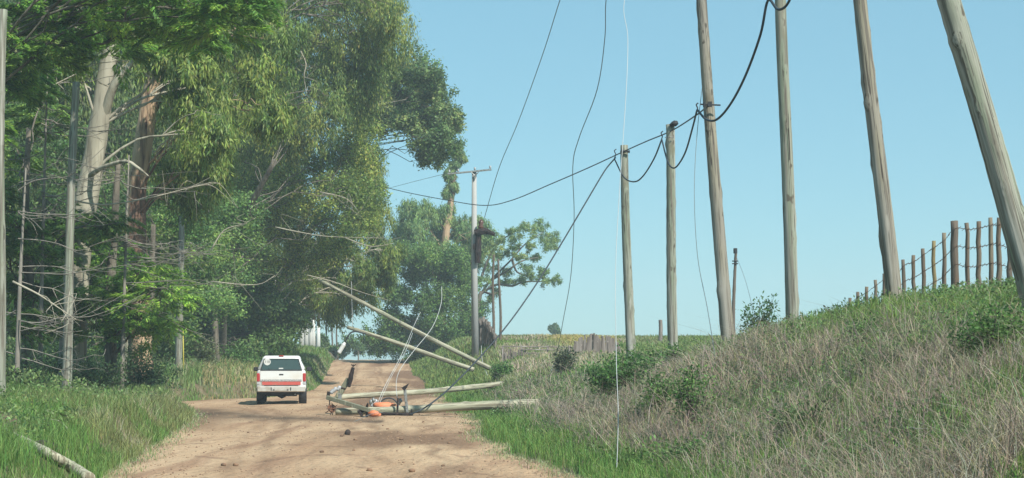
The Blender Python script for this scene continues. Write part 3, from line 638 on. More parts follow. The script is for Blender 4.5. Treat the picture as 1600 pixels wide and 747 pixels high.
leafquads(mb, np.stack([x, Y, zz], -1), unit(n) + [0, 0, .3], (.022 + .0010 * Y) * (1 + .6 * rng.random(n)), (.012 + .0007 * Y), jit(mixcol((.22, .34, .12), (.08, .14, .055), rng.random(n))))
tag(mb.build('weeds', M['leaf'], colored=True), 'low leafy green weeds in patches over the bank', 'weeds', kind='stuff')
# ------------------------------------------------------------------ shrubs
def shrub(name, label, px, Y, hpx, wpx, col=(CA, CB), dens=1, size=.8, kind='round', lift=.0, n=None):
    x0 = (px - 800) / F * Y; z0 = H1(x0, Y); h = hpx / F * Y; wd = wpx / F * Y
    root = empty(name, (x0, Y, z0 - .05)); tag(root, label, 'shrub')
    st_, fo = MB(), MB(); n = n or int(26 * dens)
    for i in range(n):
        a = rng.random() * 6.28; q = rng.random() ** .5; bx = np.array([np.cos(a), np.sin(a) * .8, 0]) * wd * .32 * q * rng.random()
        bx[2] = H1(x0 + bx[0], Y + bx[1]) - z0
        tip = bx + np.array([np.cos(a) * wd * .38 * q, np.sin(a) * wd * .3 * q, h * (1 - .35 * q * q) * (.35 + .65 * rng.random())]) + rng.normal(0, .05, 3)
        pp = spline([bx, bx * .5 + tip * .5 + [0, 0, .12 * h], tip], 4); tube(st_, pp, [.010, .003], 3, cap=False)
        m = int(38 * dens); t = .25 + .75 * rng.random(m) ** .7; c = np.stack([np.interp(t * (len(pp) - 1), np.arange(len(pp)), pp[:, k]) for k in range(3)], -1)
        o_ = unit(m) * (.05 + .11 * (h + wd) * .5 * rng.random((m, 1))); tone = np.clip(rng.random() + .3 * rng.normal(0, 1, m), 0, 1)
        ls = (.035 + .00105 * Y) * (size / .7) ** .3
        leafquads(fo, c + o_, o_ + [0, 0, .0] + .03 * unit(m), ls * (.8 + .8 * rng.random(m)), ls * .62, jit(mixcol(np.array(col[0]) * 1.35, col[1], tone), .22), nrm=np.array([0, 0, .8]) + .8 * unit(m))
    st_.build('stem', M['bark_dark'], root); fo.build('foliage', M['leaf'], root, colored=True)
    return root
GS = ((.13, .24, .065), (.06, .13, .04)); GD = ((.12, .15, .08), (.06, .08, .05))
shrub('shrub', 'leafy green shrub just below the foot of the first standing pole', 985, 37, 66, 110, GS, 1.9, .8)
shrub('shrub', 'leafy shrub right at the base of the second standing pole', 1040, 38, 50, 75, GS, 1.4, .8)
shrub('shrub', 'dark green shrub low on the bank above the lush grass', 965, 31, 95, 90, ((.10, .20, .055), (.045, .10, .035)), 1.6, .8)
shrub('shrub', 'leafy green weed bush in the lower bank, left of a pair', 1032, 25, 75, 55, GS, .9, .45)
shrub('shrub', 'taller ragged leafy bush in the lower bank, right of a pair', 1078, 22.5, 115, 60, GS, .9, .45)
shrub('shrub', 'low leafy growth at the bottom edge below the ragged bush', 1056, 19, 55, 110, GS, 1, .45)
shrub('shrub', 'tall open shrub poking up against the sky between two poles', 1186, 33, 100, 60, ((.09, .17, .06), (.05, .1, .04)), .9, .55)
shrub('shrub', 'dark shrub with drooping yellow leaves where the fence begins', 1305, 33, 40, 38, ((.10, .14, .06), (.14, .10, .07)), 1, .5)
shrub('shrub', 'low green shrub on the bank near the right edge', 1548, 16, 80, 130, GS, 1.3, .38)
shrub('shrub', 'small weed bush halfway up the bank under the fence', 1350, 22, 40, 60, GS, .8, .4)
shrub('shrub', 'grey green bush in dry grass below the old gate', 880, 57, 50, 34, GD, 1, .9)
shrub('shrub', 'bright little shrub growing by the end of the raised pole', 785, 66, 34, 36, GS, 1, .9)
shrub('shrub', 'weedy shrub in the dry brush at the lower right', 1260, 17, 75, 110, ((.10, .17, .06), (.07, .10, .05)), .9, .38)
shrub('shrub', 'light green bush at the left of the lush grass', 925, 50, 28, 30, GS, .8, .8)
for lab, a, b, hp, wp, cl in (('dark undergrowth bush behind the tall left pole', 60, 44, 95, 150, (DA, DB)), ('leafy undergrowth right of the tall left pole', 150, 46, 80, 110, ((.07, .12, .045), (.035, .07, .03))),
                        ('undergrowth bush between the pale stump and the far pole', 235, 50, 60, 80, (DA, DB)), ('dark leafy undergrowth at the foot of the red brown trunk', 220, 52, 120, 80, ((.07, .13, .05), (.04, .08, .035))), ('tall pale weeds right of the yellow rod', 318, 70, 70, 50, ((.16, .20, .08), (.09, .12, .06))),
                        ('low hedge of weeds under the dark tree left of the pickup', 370, 78, 42, 90, GS), ('grassy bush at the left edge of the picture', 5, 34, 60, 90, ((.10, .14, .06), (.06, .09, .04)))):
    shrub('undergrowth_shrub', lab, a, b, hp, wp, cl, 1.3, .7)

# ------------------------------------------------------------------ standing poles
def pole(name, label, p0, p1, r0, r1, m='pole', bend=.05, cat='utility pole', group=None, bury=.4, seedk=0):
    p0 = np.asarray(p0, float); p1 = np.asarray(p1, float); dv = p1 - p0; ln = np.linalg.norm(dv); q = Vector(dv).to_track_quat('Z', 'Y')
    r = np.random.default_rng(seedk + 50); n = 40; t = np.linspace(-bury / ln, 1, n); z = t * ln
    bx = bend * (np.sin(t * 4.2 + r.random() * 6) + .5 * np.sin(t * 9 + r.random() * 6)); by = bend * np.sin(t * 5 + r.random() * 6)
    bx -= bx[0] * (1 - t); by -= by[0] * (1 - t)
    sides = 16; a = np.arange(sides) / sides * 2 * np.pi
    rad = (r0 + (r1 - r0) * np.clip(t, 0, 1))[:, None] * (1 + .014 * r.normal(0, 1, (n, sides)))
    for k in range(16):   # knots
        i = r.integers(3, n - 2); j = r.integers(0, sides); rad[i, j] *= 1.16; rad[i, (j + 1) % sides] *= 1.1
    V = np.stack([bx[:, None] + rad * np.cos(a), by[:, None] + rad * np.sin(a), z[:, None] * np.ones(sides)], -1).reshape(-1, 3)
    V = np.vstack([V, [bx[0], by[0], z[0]], [bx[-1], by[-1], z[-1] + r1 * .12]])
    idx = np.arange(n * sides).reshape(n, sides)
    qd = np.stack([idx[:-1], np.roll(idx[:-1], -1, 1), np.roll(idx[1:], -1, 1), idx[1:]], -1).reshape(-1, 4)
    t3 = [[n * sides, (i + 1) % sides, i] for i in range(sides)] + [[n * sides + 1, (n - 1) * sides + i, (n - 1) * sides + (i + 1) % sides] for i in range(sides)]
    mb = MB(); mb.add(V, qd, t3); o = mb.build(name, M[m], smooth=True); o.location = p0; o.rotation_mode = 'QUATERNION'; o.rotation_quaternion = q
    tag(o, label, cat, group); return o
def child(o, mb, name, m, smooth=False):
    """link a mesh built in world space as a part of o"""
    c = mb.build(name, M[m], smooth=smooth); bpy.context.view_layer.update(); c.parent = o; c.matrix_parent_inverse = o.matrix_world.inverted(); return c
def gp(px, Y):
    x = (px - 800) / F * Y; return np.array([x, Y, H1(x, Y)])
GRP = 'standing utility poles on the bank'
def bankpole(lab, pxb, Yb, top, r0, r1, m, sk, Yt=None):
    a = gp(pxb, Yb); b = P(top[0], top[1], Yt or Yb); return pole('utility_pole', lab, a, b, r0, r1, m, .022, group=GRP, seedk=sk)
p1 = bankpole('shortest standing pole, white wire hanging in front of it', 987, 50, (975, 227), .165, .125, 'pole', 1)
p2 = bankpole('standing pole with black insulator on top, second in the row', 1053, 44, (1046, 195), .15, .125, 'pole', 2)
p3 = bankpole('brown leaning pole with a clamp where two cables meet', 1140, 36, (1091, -70), .16, .115, 'pole_brown', 3)
p4 = bankpole('straight greenish pole with long crack crossing the hanging cable', 1238, 31, (1219, -80), .135, .11, 'pole', 4)
p5 = bankpole('leaning smooth brown pole standing beside the start of the fence', 1398, 25.5, (1333, -110), .135, .105, 'pole_brown', 5)
p6 = bankpole('thickest and most tilted pole at the right edge', 1618, 17, (1466, -60), .145, .12, 'pole', 6)
LG = 'poles standing against the left trees'
def leftpole(lab, pxb, Yb, top, r0, r1, sk): return pole('utility_pole', lab, gp(pxb, Yb), P(top[0], top[1], Yb), r0, r1, 'pole', .03, group=LG, seedk=sk)
leftpole('pole cut by the left edge of the picture', -1, 30, (5, 15), .105, .085, 11)
leftpole('tall slim pole in front of the pale eucalyptus', 104, 40, (118, 128), .13, .095, 12)
lp = leftpole('grey pole with the yellow rod beside it', 279, 66, (283, 338), .15, .11, 13)
pole('stump', 'pale short trunk in the shade between two left poles', gp(197, 56), P(199, 520, 56), .14, .10, 'pole_fallen', .03, 'tree stump', seedk=14)
mb = MB(); a = gp(287, 65); tube(mb, [a - [0, 0, .1], P(286, 515, 65)], .024, 8); tag(mb.build('marker_rod', M['yellow'], smooth=True), 'thin yellow rod standing right beside the grey pole', 'rod')
# small fittings on the poles
mb = MB(); c = P(1109, 163, 35.7); box(mb, c, (.10, .06, .12)); tube(mb, [c + [-.22, 0, 0], c + [.25, 0, -.02]], .02, 6); tube(mb, [c + [-.13, -.02, -.07], c + [-.13, -.02, .05]], .03, 6); child(p3, mb, 'cable_clamp', 'rubber')
mb = MB(); c = P(1052, 194, 43.8); tube(mb, [c + [-.1, 0, -.03], c + [-.02, 0, 0], c + [.05, 0, .02], c + [.13, 0, .05]], [.03, .07, .09, .05], 8); child(p2, mb, 'insulator', 'rubber', True)
mb = MB(); c = P(1046, 215, 43.8); tube(mb, [c + [-.13, -.02, 0], c + [0, -.06, 0], c + [.13, -.02, 0]], .015, 5); child(p2, mb, 'band', 'steel')
mb = MB(); c = P(972, 238, 49.8); tube(mb, [c + [-.06, 0, .02], c + [0, 0, .03], c + [.15, 0, .03], c + [.25, 0, .02]], [.03, .07, .03, .05], 7); child(p1, mb, 'insulator', 'rubber')
mb = MB()
for c in (P(1236, 420, 30.9),): tube(mb, [P(1232, 200, 30.86), P(1234, 250, 30.86)], .008, 4)
child(p4, mb, 'split', 'charred')

# concrete utility pole
cpx, cY = 743, 85
a = gp(cpx, cY); root = empty('concrete_pole', a); tag(root, 'grey concrete pole with crossarm and a charred timber hanging on it', 'utility pole')
T = P(741, 268, cY) - a
mb = MB(); tube(mb, [(0, 0, -.3), T * [1, 1, .5], T], [.21, .17, .13], 14); mb.build('shaft', M['concrete'], root, smooth=True)
def W(px, py, dy=0): return P(px, py, cY + dy) - a
mb = MB(); A, B = W(699, 272, -.18), W(768, 265, -.18); dv = B - A
Rm = np.array(aim(A, B)); box(mb, (A + B) / 2, (.11, .09, np.linalg.norm(dv)), Rm, bev=.01); mb.build('crossarm', M['steel'], root)
for k, px_ in enumerate((702, 716, 742, 766)):
    mb = MB(); c = W(px_, 268 - (px_ - 735) * .1, -.18) + [0, 0, .05]; tube(mb, [c, c + [0, 0, .05], c + [0, 0, .09], c + [0, 0, .13], c + [0, 0, .16]], [.03, .07, .045, .065, .03], 8); mb.build('insulator', M['porcelain'], root, smooth=True)
mb = MB(); c = W(742, 272, -.22); tube(mb, [c + [-.2, 0, .1], c + [0, -.05, -.1], c + [.2, 0, .1]], .03, 6); tube(mb, [c + [0, 0, -.05], c + [.0, 0, -.25]], .06, 6); mb.build('bracket', M['steel'], root)
mb = MB(); A, B = W(748, 363, -.3), W(746, 411, -.3); tube(mb, [A, A * .7 + B * .3, A * .35 + B * .65, B], [.17, .16, .19, .13], 6, lump=.25)
box(mb, W(741, 385, -.3), (.16, .12, .3)); mb.build('charred_board', M['charred'], root)
mb = MB(); tube(mb, spline([W(741, 363, -.45), W(755, 361, -.45), W(762, 362, -.45), W(773, 367, -.45)], 3), [.17, .19, .15, .10], 7, lump=.35); mb.build('charred_arm', M['charred'], root)
mb = MB(); A = W(751, 359, -.4); B = W(752, 343, -.4); tube(mb, [A, A * .7 + B * .3, A * .5 + B * .5, A * .3 + B * .7, B], [.09, .17, .10, .16, .06], 9, lump=.2); mb.build('insulator', M['porcelain_brown'], root, smooth=True)
# slim dark posts right of it
for lab, a_, t_, Y_ in (('slim dark post just right of the concrete pole', 771, (772, 398), 88), ('slim reddish post, second right of the concrete pole', 781, (780, 405), 92)):
    pole('slim_post', lab, gp(a_, Y_), P(*t_, Y_), .085, .06, 'post', .05, 'post', seedk=int(a_))
pp_ = pole('distant_pole', 'thin distant pole with bolts seen between two near poles', gp(1146, 70), P(1149, 390, 70), .09, .06, 'post', .03, 'utility pole', seedk=31)
for yy in (408, 412): mb = MB(); tube(mb, [P(1144, yy, 69.9), P(1153, yy, 69.9)], .03, 5); child(pp_, mb, 'bolt', 'rubber')
mb = MB(); tube(mb, [P(1149, 388, 70), P(1149, 396, 70)], .09, 6); child(pp_, mb, 'insulator', 'rubber')
pole('fence_post', 'lone short stub post on the green skyline between poles', gp(1032, 90), P(1032, 500, 90), .12, .11, 'greywood', .01, 'post', seedk=41)

# ------------------------------------------------------------------ fence on the bank
fr = empty('wire_fence', gp(1490, 28)); tag(fr, 'old barbed wire fence of wooden posts along the bank top', 'fence')
fo = np.array(fr.location)
FP = [(1560, 340, 26, .055, 'post'), (1548, 340, 26.4, .05, 'post'), (1529, 345, 27, .055, 'post'), (1511, 348, 27.5, .052, 'post'), (1491, 346, 28, .088, 'post'), (1475, 364, 28.7, .05, 'post'), (1459, 376, 29.3, .048, 'post_yellow'),
      (1442, 388, 30.3, .05, 'post'), (1427, 399, 31.2, .048, 'post'), (1411, 406, 32, .05, 'post'), (1397, 425, 33, .05, 'post'), (1381, 428, 34, .048, 'post'), (1368, 437, 35, .05, 'post'), (1354, 448, 36, .05, 'post'), (1340, 456, 37, .05, 'post'), (1328, 466, 38.2, .05, 'post'), (1577, 345, 25.4, .06, 'post')]
tops = []
for i, (a_, b_, Y_, r_, m_) in enumerate(FP):
    g = gp(a_ + 1.5, Y_); t = P(a_, b_, Y_); g[2] = min(g[2], t[2] - .9) - .1; tops.append((t, g))
    mb = MB(); k = 9; zz = np.linspace(0, 1, k)[:, None]; pts = g * (1 - zz) + t * zz + rng.normal(0, .006, (k, 3)); tube(mb, pts - fo, (r_ * .84) * np.linspace(1.05, .9, k), 8, lump=.22)
    mb.build('post', M[m_], fr, smooth=True)
tops.sort(key=lambda q: q[0][1])
for fh in (.12, .42, .72):
    mb = MB(); pl = []
    for t, g in tops: pl.append(t + [0, -.06, -fh * 1.1])
    pl = np.array(pl); tube(mb, spline(pl, 4) - fo + rng.normal(0, .006, (len(spline(pl, 4)), 3)), .006, 4)
    for q in spline(pl, 3): tube(mb, [q - fo + [-.03, 0, -.03], q - fo + [.03, 0, .03]], .005, 3)
    mb.build('barbed_wire', M['rust'], fr)

# ------------------------------------------------------------------ old palisade and gate by the field
def palisade(label, pts, name='palisade_fence'):
    """pts: (px, ytop, Y) along the line"""
    base = gp(pts[0][0], pts[0][2]); root = empty(name, base); tag(root, label, 'palisade'); pts = np.array(pts, float)
    L_ = [P(a, b, c) for a, b, c in pts]; seg = np.array(L_); dist = np.concatenate([[0], np.cumsum(np.linalg.norm(np.diff(seg[:, :2], axis=0), axis=1))]); dd = 0; mb = MB()
    while dd < dist[-1]:
        t = np.array([np.interp(dd, dist, seg[:, i]) for i in range(3)]); t[2] += rng.normal(0, .07); g = H1(t[0], t[1]) - .3; g = min(g, t[2] - .9); h = t[2] - g; w_ = rng.uniform(.07, .13)
        ti = rng.normal(0, .05); c = np.array([t[0], t[1] + rng.normal(0, .05), g + h / 2]) - base
        Rm = np.array(Matrix.Rotation(ti, 3, 'Y')) @ Rz(rng.normal(0, .3)); box(mb, c, (w_, .05, h), Rm, bev=.01); dd += w_ + rng.uniform(.0, .05)
    mb.build('boards', M['greywood'], root)
    mb = MB(); tube(mb, seg - base + [0, .09, -.35], .05, 6); mb.build('rail', M['greywood'], root); return root
palisade('tall weathered grey palisade heap right of the old gate', [(897, 540, 75), (904, 530, 75.5), (914, 527, 76), (925, 522, 76.5), (938, 524, 77), (950, 523, 77.5), (960, 530, 78), (968, 540, 78.3), (976, 552, 78.6)])
palisade('weathered palisade rising to the left beside the slim posts', [(748, 500, 93), (756, 498, 91), (763, 505, 89), (769, 514, 87), (775, 524, 85)])
palisade('low broken palisade under the left end of the gate rail', [(786, 545, 74), (796, 547, 74), (806, 546, 74), (822, 550, 74)])
g0 = gp(840, 74); gr = empty('wooden_gate', g0); tag(gr, 'old grey plank gate half sunk in dry grass below the field', 'gate')
def gbox(p, q, th, name):
    mb = MB(); A, B = P(*p, 74) - g0, P(*q, 74) - g0; box(mb, (A + B) / 2, (th, .05, np.linalg.norm(B - A)), np.array(aim(A, B)), bev=.008); mb.build(name, M['greywood'], gr)
gbox((784, 541), (890, 542.5), .06, 'rail'); gbox((815, 546), (889, 547), .17, 'plank'); gbox((822, 552), (889, 551), .12, 'plank')
for a_ in (786, 815, 856, 890): gbox((a_, 540), (a_, 562), .12, 'post')

# ------------------------------------------------------------------ fallen poles
# two poles propped up over the verge
c_up = pole('fallen_pole', 'long pale pole propped up slantwise into the trees over the road', P(782, 583, 70), P(498, 439, 76), .115, .085, 'pole_fallen', .04, 'fallen pole', seedk=61)
d_up = pole('fallen_pole', 'shorter raised pole with a street lamp hanging from its tip', P(729, 574, 78), P(543, 511, 80), .12, .09, 'pole_fallen', .03, 'fallen pole', seedk=62)
lm = empty('street_lamp', P(575, 521, 79.2)); tag(lm, 'white street lamp head drooping on a bent dark arm', 'street lamp'); lo = np.array(lm.location)
mb = MB(); tube(mb, spline([P(572, 522, 79.2), P(556, 518, 79), P(547, 521, 79), P(541, 531, 79), P(537, 539, 79)], 4) - lo, .04, 7); mb.build('arm', M['rubber'], lm, smooth=True)
mb = MB(); A, B = P(538, 537, 79) - lo, P(529, 552, 79) - lo; Rm = np.array(aim(A, B)); mm = (A + B) / 2
box(mb, mm, (.26, .20, np.linalg.norm(B - A)), Rm, bev=.05); box(mb, A, (.14, .14, .14), Rm, bev=.03); mb.build('lamp_head', M['white_paint'], lm)
# poles lying on the road
Aroot = pole('fallen_pole', 'thick pale pole lying across the road nearest the camera', P(836, 631, 44.7), P(524, 642.5, 44.6), .14, .10, 'pole_fallen', .03, 'fallen pole', seedk=63, bury=.1)
Broot = pole('fallen_pole', 'thinner fallen pole behind the thick one, tip resting on the frame', P(783, 600, 60), P(530, 622, 48.5), .11, .085, 'pole_fallen', .03, 'fallen pole', seedk=64, bury=.1)
# rusty wire coil at the tip of the thick pole
mb = MB(); c = P(519, 638, 44.6)
for k in range(5): tt = np.linspace(0, 6.28, 14); rr_ = .05 + .04 * rng.random(); q = c + np.stack([np.cos(tt) * rr_ * (.6 + rng.random()) , rng.normal(0, .08) + np.sin(tt) * .08, np.sin(tt) * rr_], -1) + rng.normal(0, .03, 3); tube(mb, q, .014, 4)
for k in range(16): tube(mb, [c, c + rng.normal(0, .12, 3)], .013, 3)
child(Aroot, mb, 'rusty_wire_coil', 'rust')
# the fallen frame: crossarm, upright arms, insulators
fz = empty('fallen_crossarm_frame', gp(560, 45.5)); tag(fz, 'broken crossarm frame with insulators tangled on the thick fallen pole', 'crossarm'); fl = np.array(fz.location)
def fbar(p, q, s, m, name, Yp=45.2, Yq=45.2):
    mb = MB(); A, B = P(*p, Yp) - fl, P(*q, Yq) - fl; box(mb, (A + B) / 2, (s[0], s[1], np.linalg.norm(B - A)), np.array(aim(A, B)), bev=.012); return mb.build(name, M[m], fz)
fbar((511, 621), (577, 641), (.11, .12), 'crossarm', 'crossarm', 44.7, 44.1)
fbar((526, 623), (545, 592), (.13, .16), 'crossarm', 'arm', 45.8, 45.8)
mb = MB(); tube(mb, spline([P(545, 605, 45.7), P(548, 590, 45.7), P(552, 574, 45.7)], 4) - fl, [.05, .075, .05], 8, lump=.2)
c = P(552, 573, 45.7) - fl
for dx in (-.06, .0, .07): tube(mb, [c, c + [dx, 0, .07]], .016, 5)
mb.build('charred_bracket', M['charred'], fz)
mb = MB(); A, B = P(529, 616, 45.6) - fl, P(533, 627, 45.6) - fl; box(mb, (A + B) / 2, (.10, .1, .25), bev=.01); mb.build('bracket', M['steel'], fz)
for (a_, b_) in ((516, 615), (520, 612), (526, 610), (583, 631), (580, 636)):
    mb = MB(); c = P(a_, b_, 45.0) - fl; e = np.array([.12, 0, .12]); tube(mb, [c, c + e * .3, c + e * .45, c + e * .7, c + e], [.03, .07, .045, .07, .025], 8); mb.build('insulator', M['porcelain'], fz, smooth=True)
mb = MB(); tube(mb, [P(514, 612, 45) - fl, P(512, 622, 45) - fl, P(516, 624, 45) - fl], .05, 6); tube(mb, [P(515, 618, 44.9) - fl, P(515, 634, 44.9) - fl], .018, 5); tube(mb, spline([P(518, 611, 45), P(530, 606, 45), P(540, 608, 45)], 3) - fl, .03, 5)
mb.build('iron_fitting', M['charred'], fz)
mb = MB(); c = P(573, 640, 44.3) - fl
for k in range(9): tube(mb, [c, c + rng.normal(0, .13, 3)], .03, 5)
mb.build('iron_fitting', M['charred'], fz)
fbar((560, 641), (566, 650), (.16, .08), 'charred', 'bracket', 44.2, 44.2)
# steel bracket standing up on the thick pole
kb = empty('steel_bracket', P(636, 650, 44.6)); tag(kb, 'upright grey steel bracket with flared top on the thick fallen pole', 'bracket'); ko = np.array(kb.location)
mb = MB(); A, B = P(632, 603, 44.5) - ko, P(637, 651, 44.5) - ko; box(mb, (A + B) / 2, (.075, .08, np.linalg.norm(B - A)), np.array(aim(A, B)), bev=.01); mb.build('upright', M['steel'], kb)
mb = MB(); V = np.array([P(627, 606, 44.44), P(639, 599, 44.44), P(636, 605, 44.44), P(632, 611, 44.44)]) - ko; V2 = V + [0, .1, 0]; mb.add(np.vstack([V, V2]), [[0, 1, 2, 3], [7, 6, 5, 4], [0, 4, 5, 1], [1, 5, 6, 2], [2, 6, 7, 3], [3, 7, 4, 0]]); mb.build('flared_top', M['charred'], kb)
mb = MB(); box(mb, P(636, 648, 44.25) - ko, (.34, .2, .09), bev=.02); tube(mb, [P(596, 646.5, 44.3) - ko, P(645, 647.5, 44.3) - ko], .045, 7); tube(mb, spline([P(621, 653, 44.4), P(621, 640, 44.4), P(622, 622, 44.4)], 3) - ko, .03, 6)
box(mb, P(643, 645, 44.4) - ko, (.05, .08, .2)); mb.build('base_clamp', M['charred'], kb)
# orange casing, black hose hoop
ob = empty('orange_transformer', P(600, 643, 45.0)); tag(ob, 'orange casing lying crushed between the fallen poles', 'transformer box'); oo = np.array(ob.location)
mb = MB(); tube(mb, spline([P(585, 633, 45), P(596, 635, 44.9), P(608, 635, 45.0), P(619, 635, 45)], 3) - oo, [.08, .13, .125, .07], 12, lump=.15); mb.build('casing', M['orange'], ob, smooth=True)
mb = MB(); tube(mb, spline([P(575, 647, 44.3), P(584, 646, 44.2), P(595, 649, 44.2)], 3) - oo, [.05, .10, .05], 9, lump=.3); mb.build('torn_casing_piece', M['orange'], ob, smooth=True)
for (a_, b_) in ((578, 632), (582, 629), (621, 634), (624, 630), (590, 646), (603, 645), (610, 649)):
    mb = MB(); c = P(a_, b_, 44.7) - oo; tube(mb, [c, c + [.04, 0, .06], c + [.02, 0, .14]], [.03, .06, .03], 7)
    mb.build('terminal', M['steel'], ob, smooth=True)
def cable(name, label, pts, r, m, cat='cable', n=7, sides=5, group=None):
    mb = MB(); pp = spline([P(*p) for p in pts], n); tube(mb, pp, r, sides); o = mb.build(name, M[m], smooth=True); tag(o, label, cat, group); return o
cable('hose', 'black hose hoop standing on the orange casing', [(593, 634, 45.1), (597, 626, 45.2), (606, 622, 45.2), (615, 624, 45.2), (621, 631, 45.2), (624, 640, 45.1)], .022, 'cable', 'hose')

# ------------------------------------------------------------------ cables and wires
cable('overhead_cable', 'black cable sagging from the left trees up to the leaning brown pole', [(540, 275, 88), (620, 297, 80), (700, 313, 72), (757, 321, 67), (800, 313, 62), (860, 288, 56), (920, 262, 52.5), (972, 238, 49.8), (1010, 221, 47), (1048, 205, 43.8), (1085, 182, 38.5), (1107, 165, 35.6)], .019, 'cable')
cable('hanging_cable', 'thick blue black cable looping down from above to the brown pole', [(1243, -45, 29.5), (1233, 2, 30), (1216, 15, 30.5), (1200, 1, 31), (1188, 55, 31.5), (1165, 118, 32.8), (1142, 162, 34), (1121, 186, 35), (1104, 187, 35.6), (1090, 172, 36.4)], .028, 'cable')
cable('hanging_cable', 'cable loop hanging across the second pole in the row', [(1089, 172, 37.5), (1082, 200, 38.6), (1070, 240, 40.5), (1055, 262, 43), (1044, 254, 43.6), (1034, 218, 45)], .024, 'cable')
cable('hanging_cable', 'lowest cable loop between the two shortest poles', [(1034, 218, 45), (1022, 248, 46), (1005, 275, 47.5), (991, 284, 48.5), (975, 277, 49.6), (960, 248, 50.4)], .024, 'cable')
cable('fallen_cable', 'black cable slanting straight down onto the fallen poles', [(962, 246, 50.4), (945, 267, 50.3), (918, 312, 50), (880, 376, 49.5), (838, 444, 48.8), (795, 505, 48), (750, 558, 47), (700, 609, 45.4), (664, 637, 44.2), (640, 648, 44.1)], .024, 'cable')
mb = MB()
for (a_, b_, Y_) in ((1034, 218, 45), (961, 246, 50.4), (1089, 174, 37)):
    mb = MB(); tube(mb, spline([P(a_ - 1, b_ + 2, Y_), P(a_ + 1, b_ - 5, Y_), P(a_ - 1, b_ - 10, Y_), P(a_ + 2, b_ - 13, Y_)], 3), .018, 5)
    tag(mb.build('cable_hook', M['cable'], smooth=True), 'small bent hook from which the looped cable hangs', 'hook', 'hooks of the looped cable')
WG = None
cable('loose_wire', 'grey wire coming down steeply to the concrete pole', [(1091, -70, 36), (990, -110, 45), (900, -70, 58), (875, 0, 62), (848, 85, 68), (810, 190, 75), (780, 262, 80), (757, 340, 84.6)], .018, 'wire_grey', 'wire')
cable('loose_wire', 'grey wire hanging in a long bend down to the field gate', [(1091, -70, 36), (1030, -130, 37), (960, -70, 39), (947, 0, 40), (945, 60, 41), (933, 140, 42), (905, 215, 44), (895, 260, 46), (897, 340, 50), (892, 430, 55), (880, 500, 58), (868, 560, 60), (850, 605, 59)], .0125, 'wire_grey', 'wire')
cable('loose_wire', 'white wire hanging straight down in front of the shortest pole', [(1219, -80, 31), (1120, -130, 30), (1010, -90, 29), (976, 0, 28), (981, 60, 27.5), (978, 150, 27), (968, 300, 25.5), (962, 420, 24), (963, 560, 22), (966, 650, 21), (963, 750, 19.8)], .0055, 'wire_pale', 'wire')
cable('loose_wire', 'faint wire falling behind the leaning brown pole onto the bank', [(1102, 100, 36.4), (1090, 200, 36.2), (1085, 300, 35.5), (1090, 400, 34), (1105, 480, 31.5), (1118, 560, 27), (1130, 640, 23), (1132, 745, 19.5)], .008, 'wire_grey', 'wire')
cable('loose_wire', 'pale wire sprouting from the fallen frame with its curled tip highest', [(690, 448, 47), (689, 475, 46.8), (675, 512, 46.3), (645, 550, 45.8), (625, 578, 45.4), (619, 600, 45), (622, 630, 44.6), (628, 655, 44.2), (620, 680, 41)], .0085, 'wire_pale', 'wire')
cable('loose_wire', 'shorter pale wire crossing the two raised poles', [(657, 488, 47), (648, 506, 46.8), (636, 535, 46.2), (622, 565, 45.8), (603, 600, 45.3), (590, 630, 44.9)], .0075, 'wire_pale', 'wire')
cable('loose_wire', 'thin bent wire between the two longer pale wires', [(645, 520, 46.5), (632, 552, 46), (612, 588, 45.6), (598, 618, 45.1), (592, 634, 44.9)], .006, 'wire_pale', 'wire')
cable('loose_wire', 'thin wire hanging from the leaves to the tip of the lamp pole', [(549, 440, 80), (550, 480, 80), (551, 511, 79.9)], .014, 'wire_pale', 'wire')
cable('loose_wire', 'short wire hanging from the raised pole into the verge', [(752, 540, 71.5), (753, 560, 71), (757, 575, 70.5), (764, 592, 70)], .012, 'wire_pale', 'wire')
cable('loose_wire', 'dark thin wire trailing across the road from the frame', [(640, 652, 44.3), (590, 645, 44), (550, 660, 40), (500, 672, 37)], .007, 'wire_grey', 'wire')
cable('power_line', 'faint thin line from the crossarm back into the left trees', [(600, 296, 100), (650, 283, 93), (702, 270, 85)], .012, 'wire_grey', 'wire')
cable('loose_wire', 'thin wire drooping from the distant thin pole to the bank', [(1150, 400, 70), (1162, 430, 62), (1172, 465, 52), (1178, 500, 42)], .009, 'wire_grey', 'wire')

# ------------------------------------------------------------------ pickup
tx, tY = (439.5 - 800) / F * 56, 56.0
car = empty('pickup_truck', (tx, tY, H1(tx, tY) + .0), math.radians(7.5)); tag(car, 'white pickup with canopy and red rear stripe driving away', 'pickup')
def prof(sections):
    """loft rounded-rectangle cross sections; section: (y, halfwidth bottom, halfwidth top, z0, z1, corner radius)"""
    mb = MB(); V = []; nn = None
    for (y, wb, wt, z0, z1, r) in sections:
        ring = []
        for (cx, cz, a0) in ((wb - r, z0 + r, -90), (wt - r, z1 - r, 0), (-(wt - r), z1 - r, 90), (-(wb - r), z0 + r, 180)):
            for k in range(5): an = math.radians(a0 + k * 22.5); ring.append((cx + r * math.cos(an), y, cz + r * math.sin(an)))
        V.append(ring); nn = len(ring)
    n = len(V); V = np.array(V).reshape(-1, 3); idx = np.arange(n * nn).reshape(n, nn)
    q = np.stack([idx[:-1], idx[1:], np.roll(idx[1:], -1, 1), np.roll(idx[:-1], -1, 1)], -1).reshape(-1, 4)
    V = np.vstack([V, V[:nn].mean(0), V[-nn:].mean(0)]); k = n * nn
    t = [[k, i, (i + 1) % nn] for i in range(nn)] + [[k + 1, (n - 1) * nn + (i + 1) % nn, (n - 1) * nn + i] for i in range(nn)]
    mb.add(V, q, t); return mb
